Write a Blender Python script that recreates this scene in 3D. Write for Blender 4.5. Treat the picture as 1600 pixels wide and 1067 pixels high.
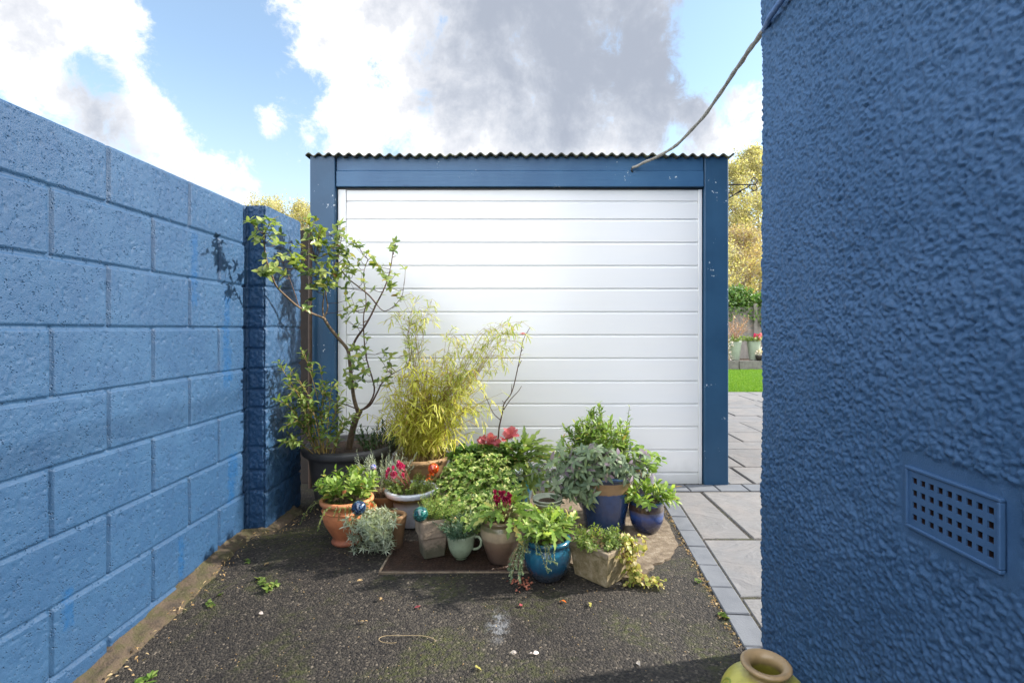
import bpy, math, random
import numpy as np
from mathutils import Vector, Matrix
random.seed(7)
RNG = np.random.default_rng(7)
R = math.radians
for o in list(bpy.data.objects): bpy.data.objects.remove(o)
S = bpy.context.scene
COL = S.collection
# ------------------------------------------------------------------ camera
EYE, F, VX, VY = 1.12, 793.0, 815.0, 512.0      # eye height, focal length and vanishing point measured on the 1600 px photo
cam = bpy.data.cameras.new('camera'); co = bpy.data.objects.new('camera', cam); COL.objects.link(co)
co.location = (0, 0, EYE); co.rotation_euler = (R(90), 0, 0)
cam.sensor_width = 36; cam.lens = F/1600*36
cam.shift_x = -(VX-800)/1600; cam.shift_y = (VY-533.5)/1600
cam.clip_start = 0.05; cam.clip_end = 500
S.camera = co
# ------------------------------------------------------------------ light, sky, exposure
SUN_AZ, SUN_EL = 12.0, 31.0     # azimuth from +X towards +Y
sd = Vector((math.cos(R(SUN_AZ))*math.cos(R(SUN_EL)), math.sin(R(SUN_AZ))*math.cos(R(SUN_EL)), math.sin(R(SUN_EL))))
sl = bpy.data.lights.new('sun', 'SUN'); sl.energy = 4.0; sl.angle = R(1.8); sl.color = (1.0, 0.93, 0.82)
so = bpy.data.objects.new('sun', sl); COL.objects.link(so); so.rotation_euler = sd.to_track_quat('Z', 'Y').to_euler()
so.location = (6, 2, 6)
S.view_settings.view_transform = 'Standard'; S.view_settings.look = 'None'
S.view_settings.exposure = 1.28; S.view_settings.gamma = 1
W = bpy.data.worlds.new('World'); S.world = W; W.use_nodes = True
nt = W.node_tree; nt.nodes.clear()
class NB:
    """small helper for node trees"""
    def __init__(s, nt): s.nt = nt
    def n(s, t, **kw):
        x = s.nt.nodes.new(t)
        for k, v in kw.items(): setattr(x, k, v)
        return x
    def set(s, sock, v):
        if isinstance(v, bpy.types.NodeSocket): s.nt.links.new(v, sock)
        else:
            if isinstance(v, (tuple, list)) and len(v) == 3 and sock.type == 'RGBA': v = (*v, 1)
            sock.default_value = v
    def m(s, op, a, b=0.0, c=0.0, clamp=False):
        x = s.n('ShaderNodeMath', operation=op); x.use_clamp = clamp
        s.set(x.inputs[0], a); s.set(x.inputs[1], b)
        if op in ('MULTIPLY_ADD', 'SMOOTH_MIN', 'SMOOTH_MAX'): s.set(x.inputs[2], c)
        return x.outputs[0]
    def vm(s, op, a, b=(0, 0, 0)):
        x = s.n('ShaderNodeVectorMath', operation=op); s.set(x.inputs[0], a); s.set(x.inputs[1], b)
        return x.outputs['Value'] if op in ('DISTANCE', 'LENGTH', 'DOT_PRODUCT') else x.outputs[0]
    def mix(s, f, a, b, mode='MIX'):
        x = s.n('ShaderNodeMix', data_type='RGBA', blend_type=mode)
        s.set(x.inputs[0], f); s.set(x.inputs[6], a); s.set(x.inputs[7], b); return x.outputs[2]
    def noise(s, vec, scale, detail=4, rough=0.55, dist=0.0):
        x = s.n('ShaderNodeTexNoise'); s.set(x.inputs['Vector'], vec); s.set(x.inputs['Scale'], scale)
        x.inputs['Detail'].default_value = detail; x.inputs['Roughness'].default_value = rough; x.inputs['Distortion'].default_value = dist
        return x.outputs[0]
    def vor(s, vec, scale, feat='F1', out=0):
        x = s.n('ShaderNodeTexVoronoi', feature=feat); s.set(x.inputs['Vector'], vec); x.inputs['Scale'].default_value = scale
        return x.outputs[out]
    def mr(s, v, a, b, c=0.0, d=1.0, smooth=True):
        x = s.n('ShaderNodeMapRange'); x.interpolation_type = 'SMOOTHSTEP' if smooth else 'LINEAR'
        for i, q in enumerate((v, a, b, c, d)): s.set(x.inputs[i], q)
        return x.outputs[0]
    def ramp(s, f, stops):
        x = s.n('ShaderNodeValToRGB'); s.set(x.inputs[0], f); e = x.color_ramp.elements
        while len(e) < len(stops): e.new(0.5)
        for q, (p, c) in zip(e, stops): q.position = p; q.color = (*c, 1)
        return x.outputs[0]
    def bump(s, h, dist, strength=1.0, normal=None):
        x = s.n('ShaderNodeBump'); s.set(x.inputs['Height'], h); x.inputs['Distance'].default_value = dist
        x.inputs['Strength'].default_value = strength
        if normal: s.set(x.inputs['Normal'], normal)
        return x.outputs[0]
b = NB(nt)
tc = b.n('ShaderNodeTexCoord'); d = tc.outputs['Generated']
sky = b.n('ShaderNodeTexSky', sky_type='NISHITA'); sky.sun_disc = False
sky.sun_elevation = R(SUN_EL); sky.sun_rotation = R(90-SUN_AZ); sky.air_density = 1.0; sky.dust_density = 0.6; sky.ozone_density = 1.5
def ddir(x, y): return tuple(Vector(((x-VX)/F, 1, (VY-y)/F)).normalized())
warp = b.noise(d, 3.0, 6, 0.6)
n1 = b.noise(d, 5.5, 14, 0.6, 0.2); n2 = b.noise(d, 16.0, 14, 0.7, 0.3); n3 = b.noise(d, 2.2, 10, .6)
def field(blobs):
    acc = None
    for x, y, r, w in blobs:
        c = ddir(x, y); ang = (r/F)/(1+((x-VX)/F)**2+((VY-y)/F)**2)**0.75
        v = b.mr(b.vm('DISTANCE', d, c), 0.0, ang, w, 0.0)
        acc = v if acc is None else b.m('ADD', acc, v)
    return acc
cl = field([(60, 20, 260, 1.0), (215, 45, 95, .6), (-60, 230, 220, .8), (180, 190, 150, .85), (275, 180, 80, .6), (415, 190, 55, .85), (370, 285, 90, .8), (300, 250, 60, .3),
            (560, 20, 220, .95), (540, 170, 180, .9), (760, 120, 330, 1.3), (960, 140, 280, 1.2), (700, 250, 200, .6), (1160, 190, 120, .6), (1010, 20, 120, .4), (1400, 100, 300, .8)])
holes = field([(1120, 45, 150, 1.15), (1085, 120, 70, .35), (360, 110, 150, .7), (150, 118, 75, .95), (620, 235, 60, .8), (665, 165, 40, .6), (480, 140, 50, .6), (1050, 215, 60, .5)])
dens = b.m('SUBTRACT', b.m('ADD', b.m('MINIMUM', cl, 1.05), b.m('MULTIPLY', b.m('SUBTRACT', n1, 0.5), 2.4)), holes)
dens = b.m('ADD', dens, b.m('MULTIPLY', b.m('SUBTRACT', n2, 0.5), 2.3))
sep = b.n('ShaderNodeSeparateXYZ'); nt.links.new(d, sep.inputs[0])
back = b.mr(sep.outputs[1], 0.35, -0.15)                 # sky behind the camera: unseen bright cloud added to light the shaded door
dens = b.m('ADD', dens, b.m('MULTIPLY', back, 0.75))
mask = b.mr(dens, 0.26, 0.86)
grey = field([(840, 70, 460, .8), (930, 140, 300, .55), (660, 40, 260, .45), (165, 190, 120, .8), (1120, 160, 160, .35), (1000, 60, 160, .4), (100, 60, 200, .2)])
gmask = b.m('MULTIPLY', b.mr(b.m('ADD', grey, b.m('ADD', b.m('MULTIPLY', b.m('SUBTRACT', n1, .5), 3.0), b.m('MULTIPLY', b.m('SUBTRACT', n2, .5), .8))), 0.2, 1.45), 1.0, clamp=True)
white = b.mix(back, (5.4, 5.45, 5.55), (16.0, 16.2, 16.6))
shade = b.ramp(gmask, [(0, (1, 1, 1)), (.25, (.70, .71, .74)), (.65, (.50, .53, .59)), (1, (.36, .395, .465))])
ccol = b.mix(1.0, white, shade, 'MULTIPLY')
veil = b.mr(sep.outputs[2], 0.0, 0.45, 0.55, 0.12)       # paler towards the horizon
blue = b.mix(veil, b.mix(1.0, sky.outputs[0], (1.2, 1.3, 1.25), 'MULTIPLY'), (4.9, 5.1, 5.5))
final = b.mix(mask, blue, ccol)
bg = b.n('ShaderNodeBackground'); nt.links.new(final, bg.inputs[0]); bg.inputs[1].default_value = 0.1
ow = b.n('ShaderNodeOutputWorld'); nt.links.new(bg.outputs[0], ow.inputs[0])
# ------------------------------------------------------------------ geometry helpers
def P(x, y, Y): return Vector(((x-VX)/F*Y, Y, EYE-(y-VY)/F*Y))      # a point seen at photo pixel x, y and lying Y metres away
def G(x, y):
    Y = EYE*F/(y-VY); return Vector(((x-VX)/F*Y, Y, 0))
def tag(o, label=None, cat=None, group=None, kind=None):
    if label: o['label'] = label
    if cat: o['category'] = cat
    if group: o['group'] = group
    if kind: o['kind'] = kind
    return o
def thing(name, loc, label, cat, group=None):
    o = bpy.data.objects.new(name, None); COL.objects.link(o); o.location = loc; o.empty_display_size = 0.1
    return tag(o, label, cat, group)
def wloc(o):
    v = Vector((0, 0, 0))
    while o is not None: v += Vector(o.location); o = o.parent
    return v
def obj(name, verts, faces, mat, parent=None, smooth=False, origin=None):
    """one mesh object from WORLD coordinates"""
    verts = np.asarray(verts, dtype=np.float64).reshape(-1, 3)
    off = wloc(parent) if parent else Vector(origin or (0, 0, 0))
    loc = np.array(off)
    me = bpy.data.meshes.new(name)
    v = (verts-loc).astype(np.float32)
    if isinstance(faces, np.ndarray) and faces.ndim == 2:
        k = faces.shape[1]; nf = len(faces)
        me.vertices.add(len(v)); me.vertices.foreach_set('co', v.ravel())
        me.loops.add(nf*k); me.loops.foreach_set('vertex_index', faces.ravel().astype(np.int32))
        me.polygons.add(nf); me.polygons.foreach_set('loop_start', np.arange(0, nf*k, k, dtype=np.int32))
        me.update(calc_edges=True)
    else:
        me.from_pydata(v.tolist(), [], [list(f) for f in faces])
    if mat: me.materials.append(mat)
    if smooth: me.polygons.foreach_set('use_smooth', np.ones(len(me.polygons), dtype=bool))
    me.update()
    o = bpy.data.objects.new(name, me); COL.objects.link(o)
    if parent: o.parent = parent
    else: o.location = off
    return o
class MB:
    def __init__(s): s.v = []; s.f = []
    def add(s, vs, fs):
        k = len(s.v); s.v += [tuple(q) for q in vs]; s.f += [[i+k for i in f] for f in fs]
    def box(s, lo, hi, bev=0.0, M=None):
        x0, y0, z0 = lo; x1, y1, z1 = hi; e = min(bev, (x1-x0)/2.01, (y1-y0)/2.01, (z1-z0)/2.01)
        if e <= 0:
            vs = [(x, y, z) for z in (z0, z1) for y in (y0, y1) for x in (x0, x1)]
            fs = [(0, 2, 3, 1), (4, 5, 7, 6), (0, 1, 5, 4), (2, 6, 7, 3), (0, 4, 6, 2), (1, 3, 7, 5)]
        else:
            vs = []; idx = {}
            for sx in (0, 1):
                for sy in (0, 1):
                    for sz in (0, 1):
                        for ax in range(3):
                            p = [x1 if sx else x0, y1 if sy else y0, z1 if sz else z0]
                            for a, sgn in zip(range(3), (sx, sy, sz)):
                                if a != ax: p[a] += -e if sgn else e
                            idx[(sx, sy, sz, ax)] = len(vs); vs.append(tuple(p))
            I = idx; fs = []
            for sgn in (0, 1):
                q = [I[(sgn, 0, 0, 0)], I[(sgn, 1, 0, 0)], I[(sgn, 1, 1, 0)], I[(sgn, 0, 1, 0)]]; fs.append(q if sgn else q[::-1])
                q = [I[(0, sgn, 0, 1)], I[(0, sgn, 1, 1)], I[(1, sgn, 1, 1)], I[(1, sgn, 0, 1)]]; fs.append(q if sgn else q[::-1])
                q = [I[(0, 0, sgn, 2)], I[(1, 0, sgn, 2)], I[(1, 1, sgn, 2)], I[(0, 1, sgn, 2)]]; fs.append(q if sgn else q[::-1])
            for a in (0, 1):
                for c in (0, 1):
                    fs.append([I[(0, a, c, 1)], I[(1, a, c, 1)], I[(1, a, c, 2)], I[(0, a, c, 2)]][::(1 if a != c else -1)])
                    fs.append([I[(a, 0, c, 0)], I[(a, 1, c, 0)], I[(a, 1, c, 2)], I[(a, 0, c, 2)]][::(1 if a == c else -1)])
                    fs.append([I[(a, c, 0, 0)], I[(a, c, 1, 0)], I[(a, c, 1, 1)], I[(a, c, 0, 1)]][::(1 if a != c else -1)])
                    for g in (0, 1):
                        t = [I[(a, c, g, 0)], I[(a, c, g, 1)], I[(a, c, g, 2)]]; fs.append(t if (a+c+g) % 2 else t[::-1])
        if M is not None: vs = [M @ Vector(q) for q in vs]
        s.add(vs, fs)
    def tube(s, pts, rad, seg=8, closed=False):
        pts = [Vector(p) for p in pts]; n = len(pts)
        if n < 2: return
        if not hasattr(rad, '__len__'): rad = [rad]*n
        vs = []; up = Vector((0.13, 0.21, 0.97)); prev = None
        for i, p in enumerate(pts):
            t = (pts[min(i+1, n-1)]-pts[max(i-1, 0)])
            if t.length < 1e-9: t = Vector((0, 0, 1))
            t.normalize()
            if prev is None:
                a = t.cross(up)
                if a.length < 0.05: a = t.cross(Vector((1, 0, 0)))
            else: a = prev - t*prev.dot(t)
            a.normalize(); prev = a; c = t.cross(a)
            for k in range(seg):
                an = 2*math.pi*k/seg; vs.append(p+(a*math.cos(an)+c*math.sin(an))*rad[i])
        fs = [(i*seg+k, i*seg+(k+1) % seg, (i+1)*seg+(k+1) % seg, (i+1)*seg+k) for i in range(n-1) for k in range(seg)]
        fs.append(tuple(range(seg))[::-1]); fs.append(tuple((n-1)*seg+k for k in range(seg)))
        s.add(vs, fs)
    def lathe(s, prof, c, seg=40, wob=0.0):
        """profile (r, z) revolved about c; ends closed when r is 0"""
        vs = []; cx, cy, cz = c; n = len(prof)
        for r, z in prof:
            for k in range(seg):
                a = 2*math.pi*k/seg; rr = r*(1+wob*math.sin(3*a+z*20)); vs.append((cx+rr*math.cos(a), cy+rr*math.sin(a), cz+z))
        fs = [(i*seg+k, i*seg+(k+1) % seg, (i+1)*seg+(k+1) % seg, (i+1)*seg+k) for i in range(n-1) for k in range(seg)]
        fs.append(tuple(range(seg))[::-1]); fs.append(tuple((n-1)*seg+k for k in range(seg)))
        s.add(vs, fs)
    def ball(s, c, r, seg=20, sz=1.0):
        s.lathe([(max(1e-4, r*math.sin(math.pi*i/14)), -r*sz*math.cos(math.pi*i/14)) for i in range(15)], c, seg)
    def build(s, name, mat, parent=None, smooth=False, origin=None): return obj(name, s.v, s.f, mat, parent, smooth, origin)
def smooth_prof(pts, n=5):
    """Catmull-Rom through profile or path points"""
    out = []; m = len(pts); D = len(pts[0])
    for i in range(m-1):
        p0, p1, p2, p3 = pts[max(i-1, 0)], pts[i], pts[i+1], pts[min(i+2, m-1)]
        for k in range(n):
            t = k/n
            out.append(tuple(0.5*((2*p1[j])+(-p0[j]+p2[j])*t+(2*p0[j]-5*p1[j]+4*p2[j]-p3[j])*t*t+(-p0[j]+3*p1[j]-3*p2[j]+p3[j])*t**3) for j in range(D)))
    out.append(tuple(pts[-1])); return out
_tab = np.random.default_rng(3).random(4096)
def vn(u, v, sc, seed=0):
    u = np.asarray(u)/sc+seed*17.3; v = np.asarray(v)/sc+seed*9.7
    iu = np.floor(u).astype(np.int64); iv = np.floor(v).astype(np.int64); fu = u-iu; fv = v-iv
    fu = fu*fu*(3-2*fu); fv = fv*fv*(3-2*fv)
    h = lambda a, c: _tab[((a*73856093) ^ (c*19349663) ^ (seed*83492791)) & 4095]
    return (h(iu, iv)*(1-fu)+h(iu+1, iv)*fu)*(1-fv)+(h(iu, iv+1)*(1-fu)+h(iu+1, iv+1)*fu)*fv
def grid_faces(nr, nc, flip=False):
    i = np.arange(nr-1)[:, None]*nc+np.arange(nc-1)[None, :]
    f = np.stack([i, i+1, i+nc+1, i+nc], -1).reshape(-1, 4)
    return f[:, ::-1].copy() if flip else f
def sstep(x, a, c):
    t = np.clip((x-a)/(c-a), 0, 1); return t*t*(3-2*t)
# ------------------------------------------------------------------ materials
def mat(name):
    m = bpy.data.materials.new(name); m.use_nodes = True; m.node_tree.nodes.clear(); q = NB(m.node_tree)
    q.bs = q.n('ShaderNodeBsdfPrincipled'); q.out = q.n('ShaderNodeOutputMaterial'); m.node_tree.links.new(q.bs.outputs[0], q.out.inputs[0])
    t = q.n('ShaderNodeTexCoord'); q.co = t.outputs['Object']; q.m_ = m
    return m, q
def simple(name, c1, c2=None, rough=0.6, scale=20, bump=0.0, bscale=60, metal=0.0, coat=0.0, spec=None):
    m, q = mat(name); c2 = c2 or tuple(x*0.8 for x in c1)
    f = q.mr(q.noise(q.co, scale, 6, 0.6), 0.3, 0.7)
    q.set(q.bs.inputs['Base Color'], q.mix(f, c1, c2)); q.bs.inputs['Roughness'].default_value = rough; q.bs.inputs['Metallic'].default_value = metal
    if coat: q.bs.inputs['Coat Weight'].default_value = coat; q.bs.inputs['Coat Roughness'].default_value = 0.08
    if spec is not None: q.bs.inputs['Specular IOR Level'].default_value = spec
    if bump: q.set(q.bs.inputs['Normal'], q.bump(q.noise(q.co, bscale, 5, 0.6), bump))
    return m
def leafmat(name, stops, trans=0.35, rough=0.45, spec=0.35):
    m, q = mat(name); g = q.n('ShaderNodeNewGeometry')
    c = q.ramp(g.outputs['Random Per Island'], stops)
    c = q.mix(q.mr(q.noise(q.co, 9, 3), 0.35, 0.65, 0.0, 0.35), c, q.mix(1.0, c, (0.55, 0.6, 0.5), 'MULTIPLY'))
    q.set(q.bs.inputs['Base Color'], c); q.bs.inputs['Roughness'].default_value = rough; q.bs.inputs['Specular IOR Level'].default_value = spec
    tr = q.n('ShaderNodeBsdfTranslucent'); q.set(tr.inputs[0], q.mix(1.0, c, (1.25, 1.3, 0.6), 'MULTIPLY'))
    mx = q.n('ShaderNodeMixShader'); mx.inputs[0].default_value = trans
    l = m.node_tree.links; l.new(q.bs.outputs[0], mx.inputs[1]); l.new(tr.outputs[0], mx.inputs[2]); l.new(mx.outputs[0], q.out.inputs[0])
    return m
# painted block wall: light blue masonry paint, with runs and patches of an old, deeper blue; pier-front shade painted in
WALLX = 0.0    # object space of the wall parts starts at the wall plane
M_wall, q = mat('blue_masonry_paint')
sx = q.n('ShaderNodeSeparateXYZ'); q.nt.links.new(q.co, sx.inputs[0]); oy, oz = sx.outputs[1], sx.outputs[2]
big = q.noise(q.co, 1.7, 4); mid = q.noise(q.co, 9, 5, 0.6)
base = q.mix(q.mr(big, .3, .7), (.020, .064, .142), (.029, .080, .165)); base = q.mix(q.mr(mid, .35, .7, 0, .5), base, (.016, .052, .126))
run = None
warpz = q.m('MULTIPLY', q.m('SUBTRACT', q.noise(q.vm('MULTIPLY', q.co, (1, 1, .5)), 42, 8, .75), .5), .10)
for (px, y0, y1, wpx) in [(304, 355, 485, 9), (354, 445, 615, 9), (357, 540, 600, 12), (362, 715, 790, 11), (365, 705, 750, 14), (107, 915, 985, 15), (283, 835, 905, 7)]:
    Y = F*1.503/(VX-px); zc = EYE-((y0+y1)/2-VY)/F*Y; hz = (y1-y0)/2/F*Y; hy = wpx*Y*Y/(F*1.503)/2+.006
    fy = q.mr(q.m('ABSOLUTE', q.m('ADD', q.m('SUBTRACT', oy, Y), warpz)), hy, hy*.6); fz = q.mr(q.m('ABSOLUTE', q.m('SUBTRACT', oz, zc)), hz, hz*.75)
    v = q.m('MULTIPLY', fy, fz); run = v if run is None else q.m('MAXIMUM', run, v)
edge = q.mr(q.m('ADD', oz, q.m('MULTIPLY', mid, .12)), -.02, .09, .8, 0)
base = q.mix(q.m('MULTIPLY', run, q.mr(q.noise(q.co, 40, 5, .7), .36, .6, .25, .95)), base, (.006, .060, .170))
base = q.mix(edge, base, (.02, .06, .135))
pier_shade = q.m('MULTIPLY', q.mr(sx.outputs[0], WALLX+.004, WALLX+.012), q.mr(oy, 2.779, 2.773))     # shade on the pier's camera-facing end, painted in as a deeper blue
base = q.mix(q.m('MULTIPLY', pier_shade, .75), base, (.019, .064, .144))
q.set(q.bs.inputs['Base Color'], base); q.bs.inputs['Roughness'].default_value = .48; q.bs.inputs['Specular IOR Level'].default_value = .35
pits = q.mr(q.vor(q.vm('MULTIPLY', q.co, (1, 1.15, 1)), 115), .05, .42, 0, 1); sel = q.mr(q.noise(q.co, 34, 4), .45, .62)
hh = q.m('ADD', q.m('MULTIPLY', q.m('SUBTRACT', pits, 1), sel), q.m('MULTIPLY', q.noise(q.co, 190, 4, .7), .55))
q.set(q.bs.inputs['Normal'], q.bump(hh, .0042))
M_wall2 = None
M_house, q = mat('blue_roughcast_paint')
a = q.mr(q.noise(q.co, 2.0, 5), .3, .7)
c = q.mix(a, (.036, .092, .192), (.052, .116, .228)); c = q.mix(q.mr(q.noise(q.co, 60, 3), .5, .75, 0, .35), c, (.065, .14, .28))
q.set(q.bs.inputs['Base Color'], c); q.bs.inputs['Roughness'].default_value = .55; q.bs.inputs['Specular IOR Level'].default_value = .3
q.set(q.bs.inputs['Normal'], q.bump(q.noise(q.co, 260, 4, .6), .0015))
M_timber, q = mat('blue_painted_timber')
st = q.vm('MULTIPLY', q.co, (1, 1, .06)); g1 = q.noise(st, 90, 4, .6)
c = q.mix(q.mr(q.noise(q.co, 3, 4), .3, .7), (.017, .070, .148), (.026, .092, .185))
chip = q.mr(q.m('MULTIPLY', q.noise(q.co, 46, 3), q.noise(q.co, 5, 3)), .40, .43)
c = q.mix(chip, c, (.55, .62, .68)); q.set(q.bs.inputs['Base Color'], c)
q.bs.inputs['Roughness'].default_value = .42; q.set(q.bs.inputs['Normal'], q.bump(g1, .0012))
M_beam, q = mat('blue_painted_beam')
st = q.vm('MULTIPLY', q.co, (.05, 1, 1)); g1 = q.noise(st, 80, 5, .6)
c = q.mix(q.mr(q.noise(q.co, 3, 4), .3, .7), (.034, .112, .235), (.050, .142, .275))
knot = q.mr(q.vor(q.vm('MULTIPLY', q.co, (1.6, 1, 7)), 1.25), .045, .07, 1, 0)
c = q.mix(q.m('MULTIPLY', knot, .75), c, (.03, .09, .2))
chip = q.mr(q.m('MULTIPLY', q.noise(q.co, 52, 3), q.noise(q.co, 6, 3)), .41, .44); c = q.mix(chip, c, (.6, .66, .7))
q.set(q.bs.inputs['Base Color'], c); q.bs.inputs['Roughness'].default_value = .4; q.set(q.bs.inputs['Normal'], q.bump(g1, .0014))
M_door, q = mat('white_door_paint')
c = q.mix(q.mr(q.noise(q.vm('MULTIPLY', q.co, (.4, 1, 2)), 2.2, 6, .6), .35, .7), (.90, .895, .89), (.87, .875, .89))
sx = q.n('ShaderNodeSeparateXYZ'); q.nt.links.new(q.co, sx.inputs[0])
dirt = q.mr(q.m('ADD', sx.outputs[2], q.m('MULTIPLY', q.noise(q.co, 8, 4), .2)), .12, .28, .45, 0)
c = q.mix(dirt, c, (.55, .55, .52)); q.set(q.bs.inputs['Base Color'], c)
q.bs.inputs['Roughness'].default_value = .16; q.bs.inputs['Coat Weight'].default_value = .4; q.bs.inputs['Coat Roughness'].default_value = .2; q.set(q.bs.inputs['Normal'], q.bump(q.noise(q.vm('MULTIPLY', q.co, (.1, 1, 1)), 30, 4, .6), .0005))
M_roof, q = mat('weathered_cement_sheet')
c = q.ramp(q.noise(q.co, 16, 6, .65), [(.3, (.03, .032, .025)), (.5, (.10, .095, .075)), (.62, (.13, .14, .07)), (.75, (.34, .32, .27))])
q.set(q.bs.inputs['Base Color'], c); q.bs.inputs['Roughness'].default_value = .95; q.set(q.bs.inputs['Normal'], q.bump(q.noise(q.co, 150, 4, .6), .003))
M_asph, q = mat('worn_asphalt')
v1 = q.n('ShaderNodeTexVoronoi'); q.set(v1.inputs['Vector'], q.co); v1.inputs['Scale'].default_value = 125
v2 = q.vor(q.co, 260)
st = q.ramp(q.m('MULTIPLY', q.noise(v1.outputs['Color'], 3.0, 0), 1.0), [(.3, (.025, .022, .021)), (.5, (.050, .044, .038)), (.66, (.078, .067, .054)), (.8, (.20, .17, .135))])
lg = q.noise(q.co, 1.6, 5, .6); c = q.mix(q.mr(lg, .35, .65, 0, .55), st, q.mix(1.0, st, (.5, .48, .5), 'MULTIPLY'))
moss = q.m('MULTIPLY', q.mr(q.noise(q.co, 2.3, 5, .65, .4), .47, .62), q.mr(q.noise(q.co, 38, 4, .7), .38, .6))
c = q.mix(q.m('MULTIPLY', moss, .7), c, (.060, .068, .018))
damp = q.mr(q.noise(q.vm('ADD', q.co, (3.3, 1.7, 0)), 1.1, 6, .6, .6), .5, .62)
c = q.mix(q.m('MULTIPLY', damp, .5), c, q.mix(1.0, c, (.45, .43, .45), 'MULTIPLY'))
sx = q.n('ShaderNodeSeparateXYZ'); q.nt.links.new(q.co, sx.inputs[0])
pl = G(778, 975); dd = q.vm('DISTANCE', q.vm('MULTIPLY', q.vm('ADD', q.co, (0, 0, 0)), (1, .42, 0)), (pl.x, pl.y*.42, 0))
stain = q.m('MULTIPLY', q.mr(dd, .015, .06, 1, 0), q.mr(q.noise(q.co, 30, 5, .7), .42, .6)); c = q.mix(q.m('MULTIPLY', stain, .65), c, (.24, .25, .27))
q.set(q.bs.inputs['Base Color'], c); q.bs.inputs['Roughness'].default_value = .8; q.bs.inputs['Specular IOR Level'].default_value = .3
hgt = q.m('ADD', q.m('MULTIPLY', v1.outputs['Distance'], -1.0), q.m('MULTIPLY', v2, -.5))
q.set(q.bs.inputs['Normal'], q.bump(hgt, .0048))
M_slab, q = mat('riven_stone_paving')
g = q.n('ShaderNodeNewGeometry')
c = q.ramp(g.outputs['Random Per Island'], [(0, (.145, .145, .150)), (.5, (.185, .180, .180)), (1, (.155, .160, .172))])
c = q.mix(q.mr(q.noise(q.co, 4, 6, .6, .5), .35, .7, 0, .6), c, (.215, .195, .185)); c = q.mix(q.mr(q.noise(q.co, 60, 4), .55, .8, 0, .5), c, (.10, .10, .10))
q.set(q.bs.inputs['Base Color'], c); q.bs.inputs['Roughness'].default_value = .7
rv = q.noise(q.vm('MULTIPLY', q.co, (.7, 1.6, 1)), 5, 7, .55, 1.2); q.set(q.bs.inputs['Normal'], q.bump(q.m('ADD', rv, q.m('MULTIPLY', q.noise(q.co, 80, 4), .08)), .02))
M_paver = simple('grey_block_paver', (.115, .125, .145), (.15, .16, .18), .75, 9, .0015, 150)
M_joint = simple('sandy_jointing', (.075, .068, .06), (.11, .10, .09), .95, 40, .004, 90)
M_conc, q = mat('old_concrete')
c = q.ramp(q.noise(q.co, 24, 8, .7), [(.3, (.09, .065, .045)), (.5, (.19, .145, .10)), (.7, (.30, .25, .19))]); q.set(q.bs.inputs['Base Color'], c)
q.bs.inputs['Roughness'].default_value = .95; q.set(q.bs.inputs['Normal'], q.bump(q.noise(q.co, 90, 6, .7), .006))
M_strip, q = mat('mossy_mortar')
c = q.ramp(q.noise(q.co, 11, 8, .7), [(.3, (.025, .022, .018)), (.45, (.09, .065, .045)), (.58, (.06, .055, .022)), (.7, (.17, .13, .095))]); q.set(q.bs.inputs['Base Color'], c)
q.bs.inputs['Roughness'].default_value = .95; q.set(q.bs.inputs['Normal'], q.bump(q.noise(q.co, 60, 6, .7), .01))
M_grass = leafmat('grass_blade', [(0, (.10, .22, .02)), (.6, (.15, .30, .035)), (1, (.25, .36, .06))], .4, .6)
M_lawn = simple('lawn_turf', (.12, .24, .025), (.08, .17, .02), .9, 6, .02, 60)
M_earth = simple('garden_earth', (.10, .09, .05), (.06, .07, .03), .95, 3, .02, 30)
M_soil = simple('potting_soil', (.035, .022, .015), (.09, .055, .035), .95, 60, .012, 90)
M_black = simple('black_plastic', (.045, .043, .045), (.07, .067, .068), .5, 12, .001, 90)
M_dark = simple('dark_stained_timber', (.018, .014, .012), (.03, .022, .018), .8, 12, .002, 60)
M_iron = simple('black_wrought_iron', (.012, .012, .014), (.02, .018, .018), .45, 40, .001, 120)
M_cable = simple('weathered_cable', (.20, .18, .15), (.36, .34, .30), .8, 30, .002, 120)
M_cablep = simple('blue_painted_cable', (.06, .14, .32), (.1, .18, .36), .6, 30, .002, 120)
M_bark = simple('shrub_bark', (.20, .14, .085), (.11, .075, .05), .85, 45, .003, 120)
M_twig = simple('dark_twig', (.075, .04, .03), (.12, .07, .045), .7, 45, .001, 120)
M_stem = simple('yellow_stem', (.38, .27, .08), (.26, .17, .06), .6, 30)
M_gstem = simple('green_stem', (.12, .17, .05), (.19, .16, .07), .6, 30)
M_rust, q = mat('rusty_checker_plate')
c = q.ramp(q.noise(q.co, 30, 6, .7), [(.3, (.018, .012, .010)), (.55, (.045, .025, .018)), (.75, (.09, .05, .035))]); q.set(q.bs.inputs['Base Color'], c)
q.bs.inputs['Roughness'].default_value = .55; q.bs.inputs['Metallic'].default_value = .3; q.set(q.bs.inputs['Normal'], q.bump(q.noise(q.co, 120, 5), .002))
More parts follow.
